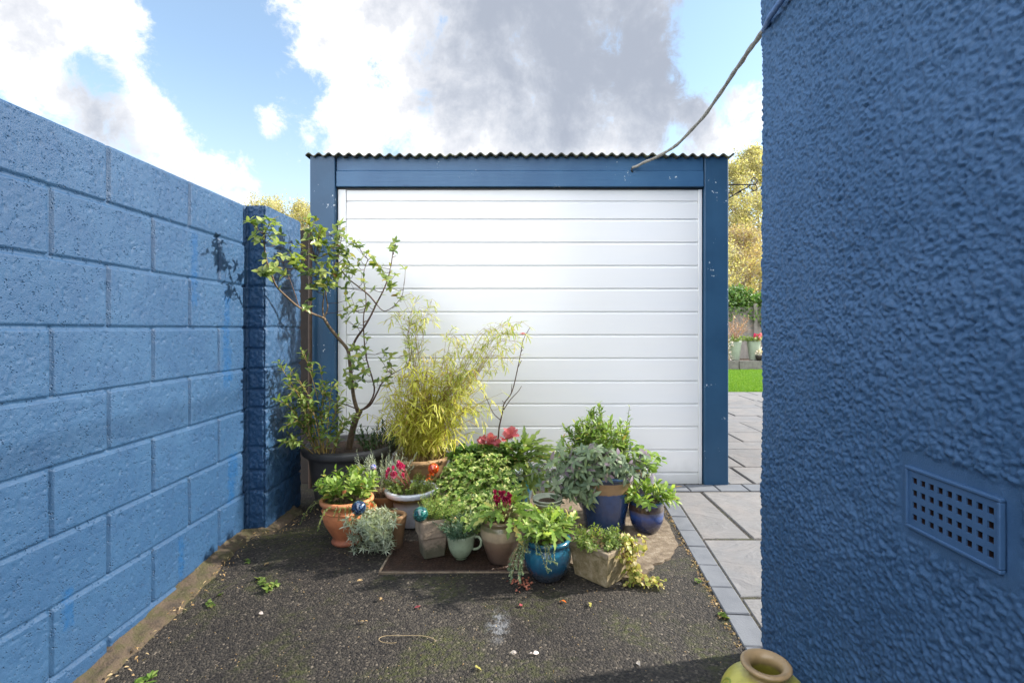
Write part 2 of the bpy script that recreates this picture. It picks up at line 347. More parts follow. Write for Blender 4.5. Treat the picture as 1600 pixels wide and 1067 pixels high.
# ------------------------------------------------------------------ ground
def gz(X, Y):
    return -.10*sstep(-np.asarray(X), .35, 1.5)*sstep(-np.asarray(Y), -2.75, -1.6)
xs = np.concatenate([np.linspace(-6, -1.8, 8), np.linspace(-1.7, 1.2, 60), np.linspace(1.4, 4, 8)]); ys = np.linspace(-3, 3.66, 90)
XX, YY = np.meshgrid(xs, ys); ZZ = gz(XX, YY)+.004*(vn(XX, YY, .4, 2)-.5)
drive = obj('driveway', np.stack([XX, YY, ZZ-.002], -1), grid_faces(len(ys), len(xs)), M_asph, smooth=True); tag(drive, kind='structure')
m = MB(); m.add([(-200, -200, -.16), (200, -200, -.16), (200, 200, -.16), (-200, 200, -.16)], [(0, 1, 2, 3)])
tag(m.build('ground', M_earth), kind='structure')
m = MB(); m.add([(1.2, 8.88, -.01), (14, 8.88, -.01), (14, 15.6, -.01), (1.2, 15.6, -.01)], [(0, 1, 2, 3)]); tag(m.build('lawn', M_lawn), kind='structure')
m = MB(); m.add([(.79, 1.5, -.012), (1.4, 1.5, -.012), (14, 1.5, -.012), (14, 8.9, -.012), (1.2, 8.9, -.012), (.86, 3.68, -.012)], [(0, 1, 2, 3, 4, 5)]); tag(m.build('paving_bed', M_joint), kind='structure')
# edging of block pavers that runs out from the garage, slightly askew
m = MB(); eA = Vector((.776, 1.783, 0)); eB = Vector((.872, 2.93, 0)); ed = (eB-eA).normalized(); en = Vector((ed.y, -ed.x, 0))
for k in range(-3, 9):
    yj = 1.782+.2045*k
    if yj > 3.3: break
    c = eA+ed*(yj-1.783)/ed.y
    M = Matrix.Translation(c+Vector((0, 0, random.uniform(-.002, .002)))) @ Matrix(((en.x, ed.x, 0, 0), (en.y, ed.y, 0, 0), (0, 0, 1, 0), (0, 0, 0, 1)))
    m.box((.004, .003, -.06), (.1, .2, .006), .004, M)
x = .55
for k in range(10):
    m.box((x+.003, 3.475, -.06), (x+.198, 3.618, .006+random.uniform(-.001, .001)), .004); x += .203
tag(m.build('paving_edge', M_paver), kind='structure')
m = MB(); rows = [(1.3, 2.10), (2.115, 2.68), (2.695, 3.455)]
for i, (y0, y1) in enumerate(rows):
    xl = .895+(y0-1.78)*.075+.018
    cuts = [[xl, 1.02, 1.6, 2.2, 2.8], [xl, 1.42, 2.0, 2.7], [xl, 1.225, 1.8, 2.6]][i]
    for a, c in zip(cuts[:-1], cuts[1:]):
        zt = .004+random.uniform(-.003, .003)
        if a == cuts[0]:                 # first slab of a row is cut to the line of the edging
            el = lambda yy: .883+(yy-1.78)*.0837
            q4 = [(el(y0), y0), (c-.008, y0), (c-.008, y1), (el(y1), y1)]; cx_ = sum(p[0] for p in q4)/4; cy_ = sum(p[1] for p in q4)/4
            inn = [(cx_+(p[0]-cx_)*(1-.007/abs(p[0]-cx_)), cy_+(p[1]-cy_)*(1-.007/abs(p[1]-cy_))) for p in q4]
            m.add([(x_, y_, -.05) for x_, y_ in q4]+[(x_, y_, zt-.006) for x_, y_ in q4]+[(x_, y_, zt) for x_, y_ in inn], [(k, (k+1) % 4, 4+(k+1) % 4, 4+k) for k in range(4)]+[(4+k, 4+(k+1) % 4, 8+(k+1) % 4, 8+k) for k in range(4)]+[(8, 9, 10, 11)])
        else: m.box((a+.005, y0, -.05), (c-.008, y1, zt), .007)
y = 3.64; i = 0
while y < 8.8:
    hgt = [.44, .6, .3, .44, .6][i % 5]; x = 1.475+[0, .12, .3, .06][i % 4]-.4
    while x < 7:
        w = random.choice([.44, .6, .6, .9]); a0 = max(x, 1.49)
        if x+w > 1.52: m.box((a0+.006, y+.007, -.05), (x+w-.006, y+hgt-.007, .002+random.uniform(-.003, .003)), .007)
        x += w
    y += hgt; i += 1
tag(m.build('patio', M_slab), kind='structure')
# concrete haunching along the foot of the block wall
ysn = np.linspace(1.2, 3.1, 120); us = np.linspace(0, 1, 12); UU, YN = np.meshgrid(us, ysn)
wd = .060+.05*vn(YN, 0*YN, .22, 5)+.02*vn(YN, 0*YN, .05, 6)
XN = -1.515+UU*wd+np.where(YN > 2.72, sstep(YN, 2.72, 2.76)*.10, 0)
ZN = gz(XN, YN)+.012+.03*(1-UU)**1.5-.035*sstep(UU, .75, 1)+.012*(vn(XN, YN, .03, 8)-.5)+.012*(vn(XN, YN, .12, 9)-.5)
tag(obj('mortar_strip', np.stack([XN, YN, ZN], -1), grid_faces(120, 12), M_strip, smooth=True), kind='structure')
# broken concrete pad under the right-hand pots
poly = [G(600, 775), G(835, 758), G(1000, 762), G(1032, 800), G(1046, 822), G(1058, 852), G(1048, 872), G(1022, 884), G(1008, 898), G(975, 905), G(930, 890), G(880, 880), G(820, 850), G(720, 830)]
pts = []
for i, p in enumerate(poly):
    n = poly[(i+1) % len(poly)]
    for k in range(5):
        t = k/5; r = p.lerp(n, t); pts.append((r.x+random.uniform(-.008, .008), min(r.y+random.uniform(-.008, .008), 3.46), .008))
m = MB(); n = len(pts); m.add(pts+[(x, y, -.03) for x, y, z in pts], [tuple(range(n))[::-1]]+[(i, (i+1) % n, n+(i+1) % n, n+i) for i in range(n)])
tag(m.build('concrete_pad', M_conc), kind='structure')
# ------------------------------------------------------------------ painted block wall
WX = -1.503; TOP = 1.788
wall = thing('block_wall', (WX, 0, 0), 'long light blue painted concrete block wall along the left side of the drive', 'wall')
def joint_h(s, joints_at, half):      # distance to the nearest of the given joints
    d = np.full(s.shape, 9.0)
    for j in joints_at: d = np.minimum(d, np.abs(s-j))
    return d
zl = [1.57-.225*k for k in range(-1, 9)]
ysn = np.concatenate([np.arange(-3, 1.2, .06), np.arange(1.2, 2.77, .0045)]); zsn = np.arange(-.24, TOP, .0045)
YN, ZN = np.meshgrid(ysn, zsn)
YNw = YN+.003*(vn(YN, ZN, .15, 3)-.5); ZNw = ZN+.004*(vn(YN, ZN, .3, 4)-.5)
course = np.floor((1.57+.225-ZNw)/.225).astype(int)
dz = joint_h(ZNw, zl, 0)
off = np.where(course % 2 == 0, 1.848, 1.622)
ph = (YNw-off+45*10) % .45; dy = np.minimum(ph, .45-ph)
dd = np.minimum(dz, dy)
bid = np.floor((YNw-off)/.45+50).astype(int)*31+course*7
tone = _tab[bid & 4095]
H = -.009*(1-sstep(dd, .0052, .0098))-.006*(1-sstep(dy, .0052, .0098))+.003*(tone-.5)
H += .0010*(vn(YN, ZN, .02, 11)-.5)+.0015*(vn(YN, ZN, .009, 12)-.5)*(0.5+tone)-.003*sstep(vn(YN, ZN, .012, 13), .8, .95)*(dd > .012)
H -= .012*sstep(ZN, TOP-.014, TOP)**2
obj('wall_face', np.stack([WX+H, YN, ZN], -1), grid_faces(len(zsn), len(ysn), True), M_wall, wall, smooth=True)
m = MB(); m.box((WX-.10, -3, -.24), (WX-.014, 2.98, TOP-.002), .006); m.build('wall_core', M_wall, wall)
# pier at the end of the wall, 110 mm proud
PX = -1.392
zj = [EYE-(y-VY)/F*2.76 for y in (372, 447, 481, 514, 545, 577, 608, 638, 699, 735, 766, 800)]; zj = zj[:-1]
def pier_face(ax):
    zs = np.arange(-.24, TOP, .0045)
    if ax == 'front':
        ss = np.arange(WX-.02, PX+.0001, .0045)
        s, z = np.meshgrid(ss, zs)
    else:
        ss = np.arange(2.765, 3.2, .0045); s, z = np.meshgrid(ss, zs)
    w = z+.008*(vn(s, z, .07, 21)-.5)
    d = joint_h(w, zj if ax == 'front' else zl, 0)
    if ax == 'front': d = np.minimum(d, np.where(s < WX+.03, np.abs(s-(WX+.008)), 9))
    else: d = np.minimum(d, np.where(s > 3.0, 9, 9))
    h = -.010*(1-sstep(d, .002, .013))+(.007 if ax == 'front' else .003)*(vn(s, z, .011, 22)-.5)+.006*(vn(s, z, .03, 23)-.5)
    r = sstep(np.abs(s-(PX if ax == 'front' else 2.765)), 0, .02)
    if ax == 'front': V = np.stack([s-(.012*(1-r)), 2.765-h+.008*(1-r), z], -1)
    else: V = np.stack([PX+h-.008*(1-r), s+0*s, z], -1)
    return V, grid_faces(len(zs), s.shape[1], ax == 'side')
pier = None
Vf, Ff = pier_face('front'); Vs, Fs = pier_face('side')
# weld: side starts where the front ends
Vs[:, 0, :] = Vf[:, -1, :]
vv = np.concatenate([Vf.reshape(-1, 3), Vs.reshape(-1, 3)]); ff = np.concatenate([Ff, Fs+Vf.reshape(-1, 3).shape[0]])
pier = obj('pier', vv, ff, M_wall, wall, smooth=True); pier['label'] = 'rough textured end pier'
m = MB(); m.box((WX-.10, 2.99, -.24), (PX-.014, 3.2, TOP-.003), .006); m.box((WX-.02, 2.785, -.24), (PX-.016, 2.985, TOP-.003), .006); m.build('pier_core', M_wall, wall)
# ------------------------------------------------------------------ rendered house wall with its air brick
HX, HY = .837, 1.775
house = thing('house', (2.4, 0, 0), 'corner of a house with rough textured deep blue painted render', 'house')
ss = np.concatenate([np.arange(-3, .55, .08), np.arange(.55, HY-.012, .0031), HY-.012+np.linspace(0, .019, 8)[1:], HY+.007+np.arange(.004, .12, .004)])
L0 = HY-.012; arc = .019
zs = np.concatenate([np.arange(-.15, 2.45, .0031), np.arange(2.5, 5.2, .1)])
s, z = np.meshgrid(ss, zs)
def hpos(s):
    t = np.clip((s-L0)/arc, 0, 1)*math.pi/2
    x = np.where(s <= L0, HX, np.where(s >= L0+arc, HX+.012+(s-L0-arc), HX+.012-.012*np.cos(t)))
    y = np.where(s <= L0, s, np.where(s >= L0+arc, HY, L0+.012*np.sin(t)))
    return x, y, -np.cos(t), np.sin(t)
x, y, nx, ny = hpos(s)
lean = .012*(z-1.1)/1.2
a1 = vn(s+.4*z, z-.2*s, .0105, 31); a2 = vn(s-.5*z, z+.3*s, .0068, 32); a3 = vn(s, z, .021, 33); lumps = np.maximum(a1, a2*.9)
h = .0085*(lumps-.55)*(.5+vn(s, z, .09, 38))+.003*(a3-.5)+.005*(vn(s, z, .0055, 34)-.5)+.012*(vn(s, z, .35, 35)-.5)
vy0, vy1, vz0, vz1 = .855, 1.125, .668, .852
edge = .012*(vn(s, z, .03, 36)-.5)
din = np.maximum(np.maximum(vy0-s, s-vy1), np.maximum(vz0-z, z-vz1))+edge
sm = sstep(-din, -.010, .006)
h = h*(1-sm)+sm*(.0015*(vn(s, z, .05, 37)-.5)-.003)
cut = sstep(-np.maximum(np.maximum(.8835-s, s-1.0965), np.maximum(.694-z, z-.817)), -.001, .003); h = h-cut*.035
obj('rendered_wall', np.stack([x+nx*h+lean*.3, y+ny*h+lean, z], -1), grid_faces(len(zs), len(ss), True), M_house, house, smooth=True)
m = MB(); m.box((HX+.05, -3, -.15), (5.5, HY-.03, 5.2)); m.build('wall_core', M_house, house)
m = MB()
py = [.8845]; pz = [.6955]
hy0 = .903; pit = (1.0775-.903)/8; hz0 = .7175; pzt = .0258
ycuts = [.885]; zcuts = [.695]
for k in range(9): ycuts += [hy0+k*pit-.0067, hy0+k*pit+.0067]
for k in range(4): zcuts += [hz0+k*pzt-.0067, hz0+k*pzt+.0067]
ycuts += [1.097]; zcuts += [.819]
fx = HX-.003
for i in range(len(ycuts)-1):
    for j in range(len(zcuts)-1):
        y0, y1, z0, z1 = ycuts[i], ycuts[i+1], zcuts[j], zcuts[j+1]
        if i % 2 and j % 2:
            e = .0015
            e = .0005; dp = .0035
            o8 = [(fx, y0, z0), (fx, y1, z0), (fx, y1, z1), (fx, y0, z1)]; i8 = [(fx+dp, y0+e, z0+e), (fx+dp, y1-e, z0+e), (fx+dp, y1-e, z1-e), (fx+dp, y0+e, z1-e)]
            # splayed mouth of each hole
            w8 = [(fx-.0025, y0-.003, z0-.003), (fx-.0025, y1+.003, z0-.003), (fx-.0025, y1+.003, z1+.003), (fx-.0025, y0-.003, z1+.003)]
            m.add(o8+i8, [(k, (k+1) % 4, 4+(k+1) % 4, 4+k) for k in range(4)])
        else: m.add([(fx, y0, z0), (fx, y0, z1), (fx, y1, z1), (fx, y1, z0)], [(0, 1, 2, 3)])
yb, yc, zb, zc = .885, 1.097, .695, .819
for (lo, hi) in [((fx-.004, yb-.004, zb-.004), (fx+.012, yc+.004, zb+.003)), ((fx-.004, yb-.004, zc-.003), (fx+.012, yc+.004, zc+.004)), ((fx-.004, yb-.004, zb+.0035), (fx+.012, yb+.003, zc-.0035)), ((fx-.004, yc-.003, zb+.0035), (fx+.012, yc+.004, zc-.0035))]: m.box(lo, hi, .0015)
M_vent = simple('blue_vent_paint', (.042, .104, .222), (.036, .094, .205), .5, 20, .0015, 70)
vent = m.build('air_brick', M_vent, house); vent['label'] = 'square holed air brick painted blue'
m = MB()
for i in range(9):
    for j in range(4):
        yy0, yy1, zz0, zz1 = hy0+i*pit-.0063, hy0+i*pit+.0063, hz0+j*pzt-.0063, hz0+j*pzt+.0063
        m.add([(xx, a_, b_) for xx in (fx+.0034, fx+.03) for a_, b_ in ((yy0, zz0), (yy1, zz0), (yy1, zz1), (yy0, zz1))], [(k, (k+1) % 4, 4+(k+1) % 4, 4+k) for k in range(4)]+[(4, 5, 6, 7)])
m.build('vent_hole', simple('dark_void', (.03, .012, .010), rough=.9), vent)  # dark reddish walls, colour stands in for the shade inside the holes
# ------------------------------------------------------------------ garage
GY = 3.64; sc = GY/F
X = lambda px: (px-VX)*sc
Z = lambda py: EYE-(py-VY)*sc
gar = thing('garage', (0, GY, 0), 'wooden garage with blue posts, white boarded door and corrugated roof edge', 'garage')
for (a, c, dy) in ((488, 526.5, -.012), (1098.5, 1135, -.006)):
    m = MB(); m.box((X(a), GY-.03+dy, .0), (X(c), GY+.06, Z(247)), .004); m.build('post', M_timber, gar)
m = MB(); m.box((X(527.5), GY-.022, Z(269)+.001), (X(1097.5), GY+.03, Z(246)), .003); m.build('fascia_board', M_beam, gar)
m = MB(); m.box((X(527.5), GY-.030, Z(293.5)), (X(1097.5), GY+.03, Z(269)), .003); m.build('fascia_board', M_beam, gar)
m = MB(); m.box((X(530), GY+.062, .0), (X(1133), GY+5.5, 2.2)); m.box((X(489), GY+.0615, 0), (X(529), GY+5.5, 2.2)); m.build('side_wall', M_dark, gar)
dr = bpy.data.objects.new('door', None); COL.objects.link(dr); dr.parent = gar; dr.location = (0, 0, 0)
# board profile: z against depth
lines = [379+36*k-.0 for k in range(-1, 11)]
lines = [343, 379.3, 415.5, 451.5, 487.7, 523.7, 560, 595.8, 631.5, 667, 703, 738.5]
prof = [(Z(294.5), 0), (Z(313), 0)]
prof += [(Z(314.2), .010), (Z(316.5), .010), (Z(317.6), 0)]
for y in lines: prof += [(Z(y-1.6), -.001), (Z(y-1.1), .007), (Z(y+.5), .007), (Z(y+2.6), .001)]
prof += [(.0, 0)]
xa, xb = X(541), X(1091); vs = []
xs_ = list(np.linspace(xa, xb, 40))
for z_, dpt in prof:
    for xx in xs_: vs.append((xx, GY+.006+dpt+.0015*math.sin(xx*3+z_*5)+.002*(vn(xx, z_, .3, 40)-.5), z_))
n = len(xs_)
obj('boarding', vs, [(i*n+k, (i+1)*n+k, (i+1)*n+k+1, i*n+k+1) for i in range(len(prof)-1) for k in range(n-1)], M_door, dr)
for (a, c) in ((528, 540.6), (1091.4, 1097)):
    m = MB(); m.box((X(a), GY-.002, 0), (X(c), GY+.03, Z(294.5)), .003); m.build('stile', M_door, dr)
m = MB(); m.box((X(527), GY-.0035, Z(296.6)), (X(1098), GY+.02, Z(294.2)), 0); m.build('head_seal', M_iron, dr)
# corrugated cement roof sheets, falling away to the back
xr = np.arange(-1.525, 1.505, .0713/12); wv = .0105*np.cos((xr)*2*math.pi/.0713+.4)
wv = wv+np.where((xr > -.48) & (xr < .0), .006, 0)+.003*np.sin(xr*3)
m = MB(); n = len(xr); vs = []
for (yy, zz, th) in ((3.575, 2.337, -.004), (3.575, 2.337, .004), (9.3, 2.24, .004), (9.3, 2.24, -.004)):
    vs += [(xx, yy+.003*math.sin(xx*11), zz+w+th) for xx, w in zip(xr, wv)]
fs = []
for a, c in ((0, 1), (1, 2), (2, 3), (3, 0)): fs += [(a*n+i, a*n+i+1, c*n+i+1, c*n+i) for i in range(n-1)]
m.add(vs, fs); m.build('roof', M_roof, gar)
# wrought iron hanging-basket bracket on the corner post
br = MB()
def arcpts(cx, cy, r0, r1, a0, a1, Y, n=18): return [P(cx+(r0+(r1-r0)*k/n)*math.cos(R(a0+(a1-a0)*k/n)), cy-(r0+(r1-r0)*k/n)*math.sin(R(a0+(a1-a0)*k/n)), Y) for k in range(n+1)]
BY = 3.66
br.tube([P(1137.5, 289, BY), P(1178, 288.5, BY)], .005, 6)
br.tube(arcpts(1178, 282.5, 6, 3.5, -90, 200, BY), .004, 6); br.tube(arcpts(1178, 294, 5.8, 3.5, 90, -190, BY), .004, 6)
br.tube([P(1172, 290, BY), P(1164, 295, BY), P(1158, 298, BY)], .004, 6); br.tube([P(1160, 297, BY), P(1156.5, 299.3, BY), P(1153, 301.3, BY)], [.004, .011, .004], 6)
br.tube([P(1153, 301, BY), P(1146, 305.5, BY), P(1139, 309.5, BY)], .004, 6); br.tube(arcpts(1140.5, 304, 4.5, 2.5, -60, 170, BY), .0035, 6)
br.tube([P(1137.3, 284, BY), P(1137.3, 312, BY)], .005, 6)
bk = br.build('basket_bracket', M_iron, gar); bk['label'] = 'black scrolled wrought iron bracket'
# overhead cable
c1 = smooth_prof([tuple(P(988, 263, 3.60)), tuple(P(1005, 255, 3.55)), tuple(P(1050, 232, 3.28)), tuple(P(1098, 184, 2.8)), tuple(P(1140, 124, 2.3)), tuple(P(1170, 80, 1.96)), tuple(P(1194, 47, 1.765))], 6)
cab = thing('cable', P(988, 263, 3.60), 'weathered grey cable running from the garage beam up to the house corner', 'cable')
m = MB(); m.tube([(a, b2, c+.002*math.sin(i_*1.3)) for i_, (a, b2, c) in enumerate(c1)], [.0095+.0014*math.sin(i_*2.1) for i_ in range(len(c1))], 8); m.build('sheath', M_cable, cab, True)
m = MB(); m.tube([c1[-1], P(1208, 28, 1.67)+Vector((-.012, 0, 0)), P(1232, -6, 1.575)+Vector((-.012, 0, 0)), P(1320, -110, 1.30)+Vector((-.012, 0, 0))], .010, 8); m.build('painted_run', M_cablep, cab, True)
m = MB(); m.tube([P(988, 262, 3.6), P(986.5, 266, 3.6), P(988.5, 269, 3.61)], .006, 6); m.build('cable_clip', M_iron, cab)
# dark gap left of the garage
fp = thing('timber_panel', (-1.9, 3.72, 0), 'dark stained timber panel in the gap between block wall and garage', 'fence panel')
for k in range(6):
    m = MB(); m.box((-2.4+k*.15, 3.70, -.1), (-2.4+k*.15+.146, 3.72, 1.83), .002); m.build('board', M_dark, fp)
m = MB(); m.tube([P(485, 800, 3.56), P(484.5, 600, 3.56), P(485, 362, 3.56)], .014, 10)
tag(m.build('drainpipe', simple('brown_pipe', (.05, .03, .022), (.08, .05, .035), .5), origin=P(485, 790, 3.56)), 'thin brown pipe standing in the dark gap beside the garage post', 'pipe')
# ------------------------------------------------------------------ foliage machinery
def tmpl(ws, ts=None, lobes=None):
    """leaf template: rows of left, mid, right points; x along the leaf, y half width"""
    n = len(ws); ts = ts or [i/(n-1) for i in range(n)]; v = []; f = []
    for t, w in zip(ts, ws): v += [(t, -w*.5), (t, 0), (t, w*.5)]
    for i in range(n-1):
        a = 3*i; f += [(a, a+3, a+4, a+1), (a+1, a+4, a+5, a+2)]
    return np.array(v), np.array(f)
T = dict(
    ovate=tmpl([.08, .7, 1, .85, .45, .02], [0, .18, .42, .65, .86, 1]),
    lance=tmpl([.15, .9, 1, .6, .02], [0, .2, .45, .75, 1]),
    tiny=tmpl([.15, 1, .05], [0, .5, 1]),
    needle=tmpl([.8, 1, .1], [0, .5, 1]),
    round=tmpl([.1, .85, 1.05, 1.0, .65, .1], [0, .15, .4, .65, .88, 1]),
    lobed=tmpl([.1, .16, .12, .6, .22, .9, .3, 1, .35, .85, .25, .5, .05], [0, .1, .2, .3, .34, .45, .49, .60, .65, .76, .82, .9, 1]),
    strap=tmpl([.3, .8, 1, .9, .6, .02], [0, .15, .4, .7, .9, 1]),
    petal=tmpl([.25, .8, 1, .9, .3], [0, .3, .6, .85, 1]))
def nrm(v):
    l = np.linalg.norm(v, axis=-1, keepdims=True); return v/np.maximum(l, 1e-9)
class Fol:
    def __init__(s, shape, fold=.25): s.t = shape; s.fold = fold; s.a = []
    def add(s, base, dr, up, L, Wd, curl=.2): s.a.append((*base, *dr, *up, L, Wd, curl))
    def build(s, name, mat_, parent=None, origin=None):
        if not s.a: return None
        if parent and len(s.a) <= 40 and 'foliage' not in name:      # leaves few enough to count: a part each
            for a_ in list(s.a):
                f1_ = Fol(s.t, s.fold); f1_.a = [a_]; f1_.one(name, mat_, parent)
            return None
        return s.one(name, mat_, parent, origin)
    def one(s, name, mat_, parent=None, origin=None):
        A = np.array(s.a, dtype=np.float64); B = A[:, :3]; D = nrm(A[:, 3:6]); U = A[:, 6:9]
        U = U-D*(U*D).sum(1, keepdims=True); U = nrm(U+1e-6); Sd = np.cross(U, D); L = A[:, 9:10]; Wd = A[:, 10:11]; C = A[:, 11:12]
        tv, tf = T[s.t]; x = tv[:, 0][None, :]; y = tv[:, 1][None, :]
        zz = -C*x*x*L+s.fold*np.abs(y)*Wd
        V = B[:, None, :]+D[:, None, :]*(x*L*(1-.15*np.abs(C)*x))[..., None]+Sd[:, None, :]*(y*Wd)[..., None]+U[:, None, :]*zz[..., None]
        Fc = tf[None, :, :]+(np.arange(len(A))*len(tv))[:, None, None]
        return obj(name, V.reshape(-1, 3), Fc.reshape(-1, 4), mat_, parent, True, origin)
rv = lambda s=1.0: Vector((random.gauss(0, s), random.gauss(0, s), random.gauss(0, s)))
UP = Vector((0, 0, 1))
def path(p, d, L, n=7, bend=0.0, wig=.12):
    """a growing stem: bend > 0 droops, < 0 turns up"""
    p = Vector(p); d = Vector(d).normalized(); out = [p.copy()]; st = L/(n-1)
    for i in range(n-1):
        d = (d+Vector((0, 0, -bend/(n-1)))+rv(wig/(n-1)*1.5)).normalized(); p = p+d*st; out.append(p.copy())
    return out
def along(pts, t):
    f = t*(len(pts)-1); i = min(int(f), len(pts)-2); return pts[i].lerp(pts[i+1], f-i), (pts[i+1]-pts[i]).normalized()
def leaves_on(fol, pts, n, L, Wd, t0=.2, t1=1.0, ang=55, curl=.3, jit=.25, opposite=False, tip=True, upb=.5):
    phi = random.uniform(0, 6.28)
    for k in range(n):
        t = t0+(t1-t0)*(k/(max(n-1, 1))); p, d = along(pts, min(t, .999))
        if opposite: phi += (math.pi if k % 2 else math.pi/2)
        else: phi += 2.4
        a = d.cross(UP)
        if a.length < .1: a = d.cross(Vector((1, 0, 0)))
        a.normalize(); c = d.cross(a); side = a*math.cos(phi)+c*math.sin(phi)
        an = R(ang*random.uniform(.75, 1.2)*(1-.35*t)); dr = d*math.cos(an)+side*math.sin(an)+rv(jit*.3)
        s_ = random.uniform(.7, 1.15)*(1-.25*(t > .9)); up = UP*upb+d*.6-side*.1+rv(.2)
        fol.add(p, dr, up, L*s_, Wd*s_, curl*random.uniform(.3, 1.6))
def rosette(fol, p, d, n, L, Wd, ang=60, curl=.3):
    d = Vector(d).normalized(); a = d.cross(Vector((.3, .2, .9))); a.normalize(); c = d.cross(a); ph = random.uniform(0, 6.28)
    for k in range(n):
        phi = ph+k*2.4; side = a*math.cos(phi)+c*math.sin(phi); an = R(ang*(.5+.7*(1-k/n))+random.uniform(-12, 12))
        fol.add(Vector(p)-d*.01*k/n, d*math.cos(an)+side*math.sin(an)+rv(.08), d+rv(.15), L*random.uniform(.65, 1.15), Wd*random.uniform(.75, 1.15), curl*random.uniform(.2, 1.5))
def clump(fol, tb, c, rad, n, H, spread, L, Wd, nl, bend=.2, ang=55, r=.0015, curl=.3, t0=.25, opposite=False, lean=(0, 0), wig=.15, hv=.35, upb=.5):
    """many leafy stems rising from a disc of radius rad round c"""
    for k in range(n):
        a = random.uniform(0, 6.28); q = math.sqrt(random.random()); b0 = Vector(c)+Vector((math.cos(a)*rad*q, math.sin(a)*rad*q, 0))
        d = Vector((math.cos(a)*q*spread+lean[0], math.sin(a)*q*spread+lean[1], 1))+rv(.12)
        h_ = H*random.uniform(1-hv, 1+hv*.4); pts = path(b0, d, h_, 7, bend*random.uniform(.5, 1.4), wig)
        if tb is not None: tb.tube(pts, [r*(1-.6*i/6) for i in range(7)], 5)
        leaves_on(fol, pts, nl, L, Wd, t0, 1.0, ang, curl, opposite=opposite, upb=upb)
# leaf materials
G1 = leafmat('shrub_leaf', [(0, (.06, .12, .03)), (.3, (.20, .28, .07)), (.6, (.34, .42, .12)), (.88, (.46, .50, .17)), (.97, (.42, .36, .06)), (1, (.16, .03, .015))], .4, .35, .5)
G2 = leafmat('light_green_leaf', [(0, (.09, .15, .035)), (.5, (.18, .26, .06)), (.85, (.28, .36, .11)), (1, (.42, .40, .12))], .42)
G3 = leafmat('fresh_green_leaf', [(0, (.11, .20, .035)), (.5, (.23, .36, .07)), (.9, (.42, .52, .15)), (.97, (.52, .47, .12)), (1, (.35, .2, .08))], .4)
G4 = leafmat('dark_green_leaf', [(0, (.02, .05, .015)), (.6, (.045, .10, .03)), (1, (.09, .16, .05))], .25)
GB = leafmat('golden_bamboo_leaf', [(0, (.46, .46, .06)), (.4, (.70, .68, .12)), (.75, (.85, .82, .22)), (.93, (.62, .48, .15)), (1, (.45, .28, .1))], .45, .5)
GB2 = leafmat('airy_bamboo_leaf', [(0, (.26, .33, .06)), (.4, (.48, .52, .12)), (.75, (.70, .68, .22)), (1, (.68, .58, .28))], .45, .5)
GV = leafmat('variegated_leaf', [(0, (.06, .13, .025)), (.35, (.19, .32, .06)), (.7, (.42, .52, .14)), (.95, (.70, .72, .34)), (1, (.45, .28, .1))], .4)
GS = leafmat('silver_leaf', [(0, (.24, .29, .22)), (.5, (.42, .48, .37)), (1, (.62, .66, .54))], .25, .7)
GP = leafmat('purple_sage_leaf', [(0, (.11, .17, .11)), (.45, (.19, .26, .16)), (.78, (.28, .35, .22)), (.92, (.17, .13, .18)), (1, (.34, .29, .32))], .25, .7)
GD = leafmat('dry_leaf', [(0, (.30, .19, .09)), (.5, (.42, .28, .14)), (1, (.55, .42, .25))], .3, .8)
GR = leafmat('crimson_leaf', [(0, (.26, .03, .05)), (.5, (.42, .08, .10)), (1, (.60, .22, .24))], .35)
GC = leafmat('creeping_gold_leaf', [(0, (.16, .22, .05)), (.35, (.34, .36, .08)), (.7, (.56, .48, .16)), (1, (.70, .60, .40))], .35)
GW = leafmat('white_edged_leaf', [(0, (.22, .33, .2)), (.5, (.42, .48, .32)), (1, (.66, .68, .55))], .3)
FM = leafmat('magenta_petal', [(0, (.45, .01, .09)), (.5, (.65, .03, .18)), (1, (.88, .5, .58))], .3)
FD = leafmat('burgundy_petal', [(0, (.16, .005, .03)), (.6, (.34, .01, .07)), (1, (.60, .12, .22))], .3)
FO = leafmat('orange_petal', [(0, (.6, .08, .01)), (1, (.8, .22, .03))], .3)
FW = leafmat('pale_petal', [(0, (.7, .65, .6)), (1, (.85, .7, .7))], .3)
# glazes and clays
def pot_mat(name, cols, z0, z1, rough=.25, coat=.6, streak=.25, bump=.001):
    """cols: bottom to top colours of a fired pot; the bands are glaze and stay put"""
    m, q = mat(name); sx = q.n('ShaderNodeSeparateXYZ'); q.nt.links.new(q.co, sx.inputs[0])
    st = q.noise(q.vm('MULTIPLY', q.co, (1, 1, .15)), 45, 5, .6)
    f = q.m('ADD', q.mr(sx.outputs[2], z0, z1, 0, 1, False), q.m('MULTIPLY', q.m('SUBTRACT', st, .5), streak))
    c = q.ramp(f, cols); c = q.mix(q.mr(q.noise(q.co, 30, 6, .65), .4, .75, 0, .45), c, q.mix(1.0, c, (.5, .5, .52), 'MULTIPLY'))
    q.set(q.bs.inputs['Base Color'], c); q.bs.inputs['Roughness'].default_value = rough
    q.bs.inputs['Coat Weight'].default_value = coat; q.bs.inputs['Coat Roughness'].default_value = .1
    q.set(q.bs.inputs['Normal'], q.bump(q.noise(q.co, 80, 5, .6), bump)); return m
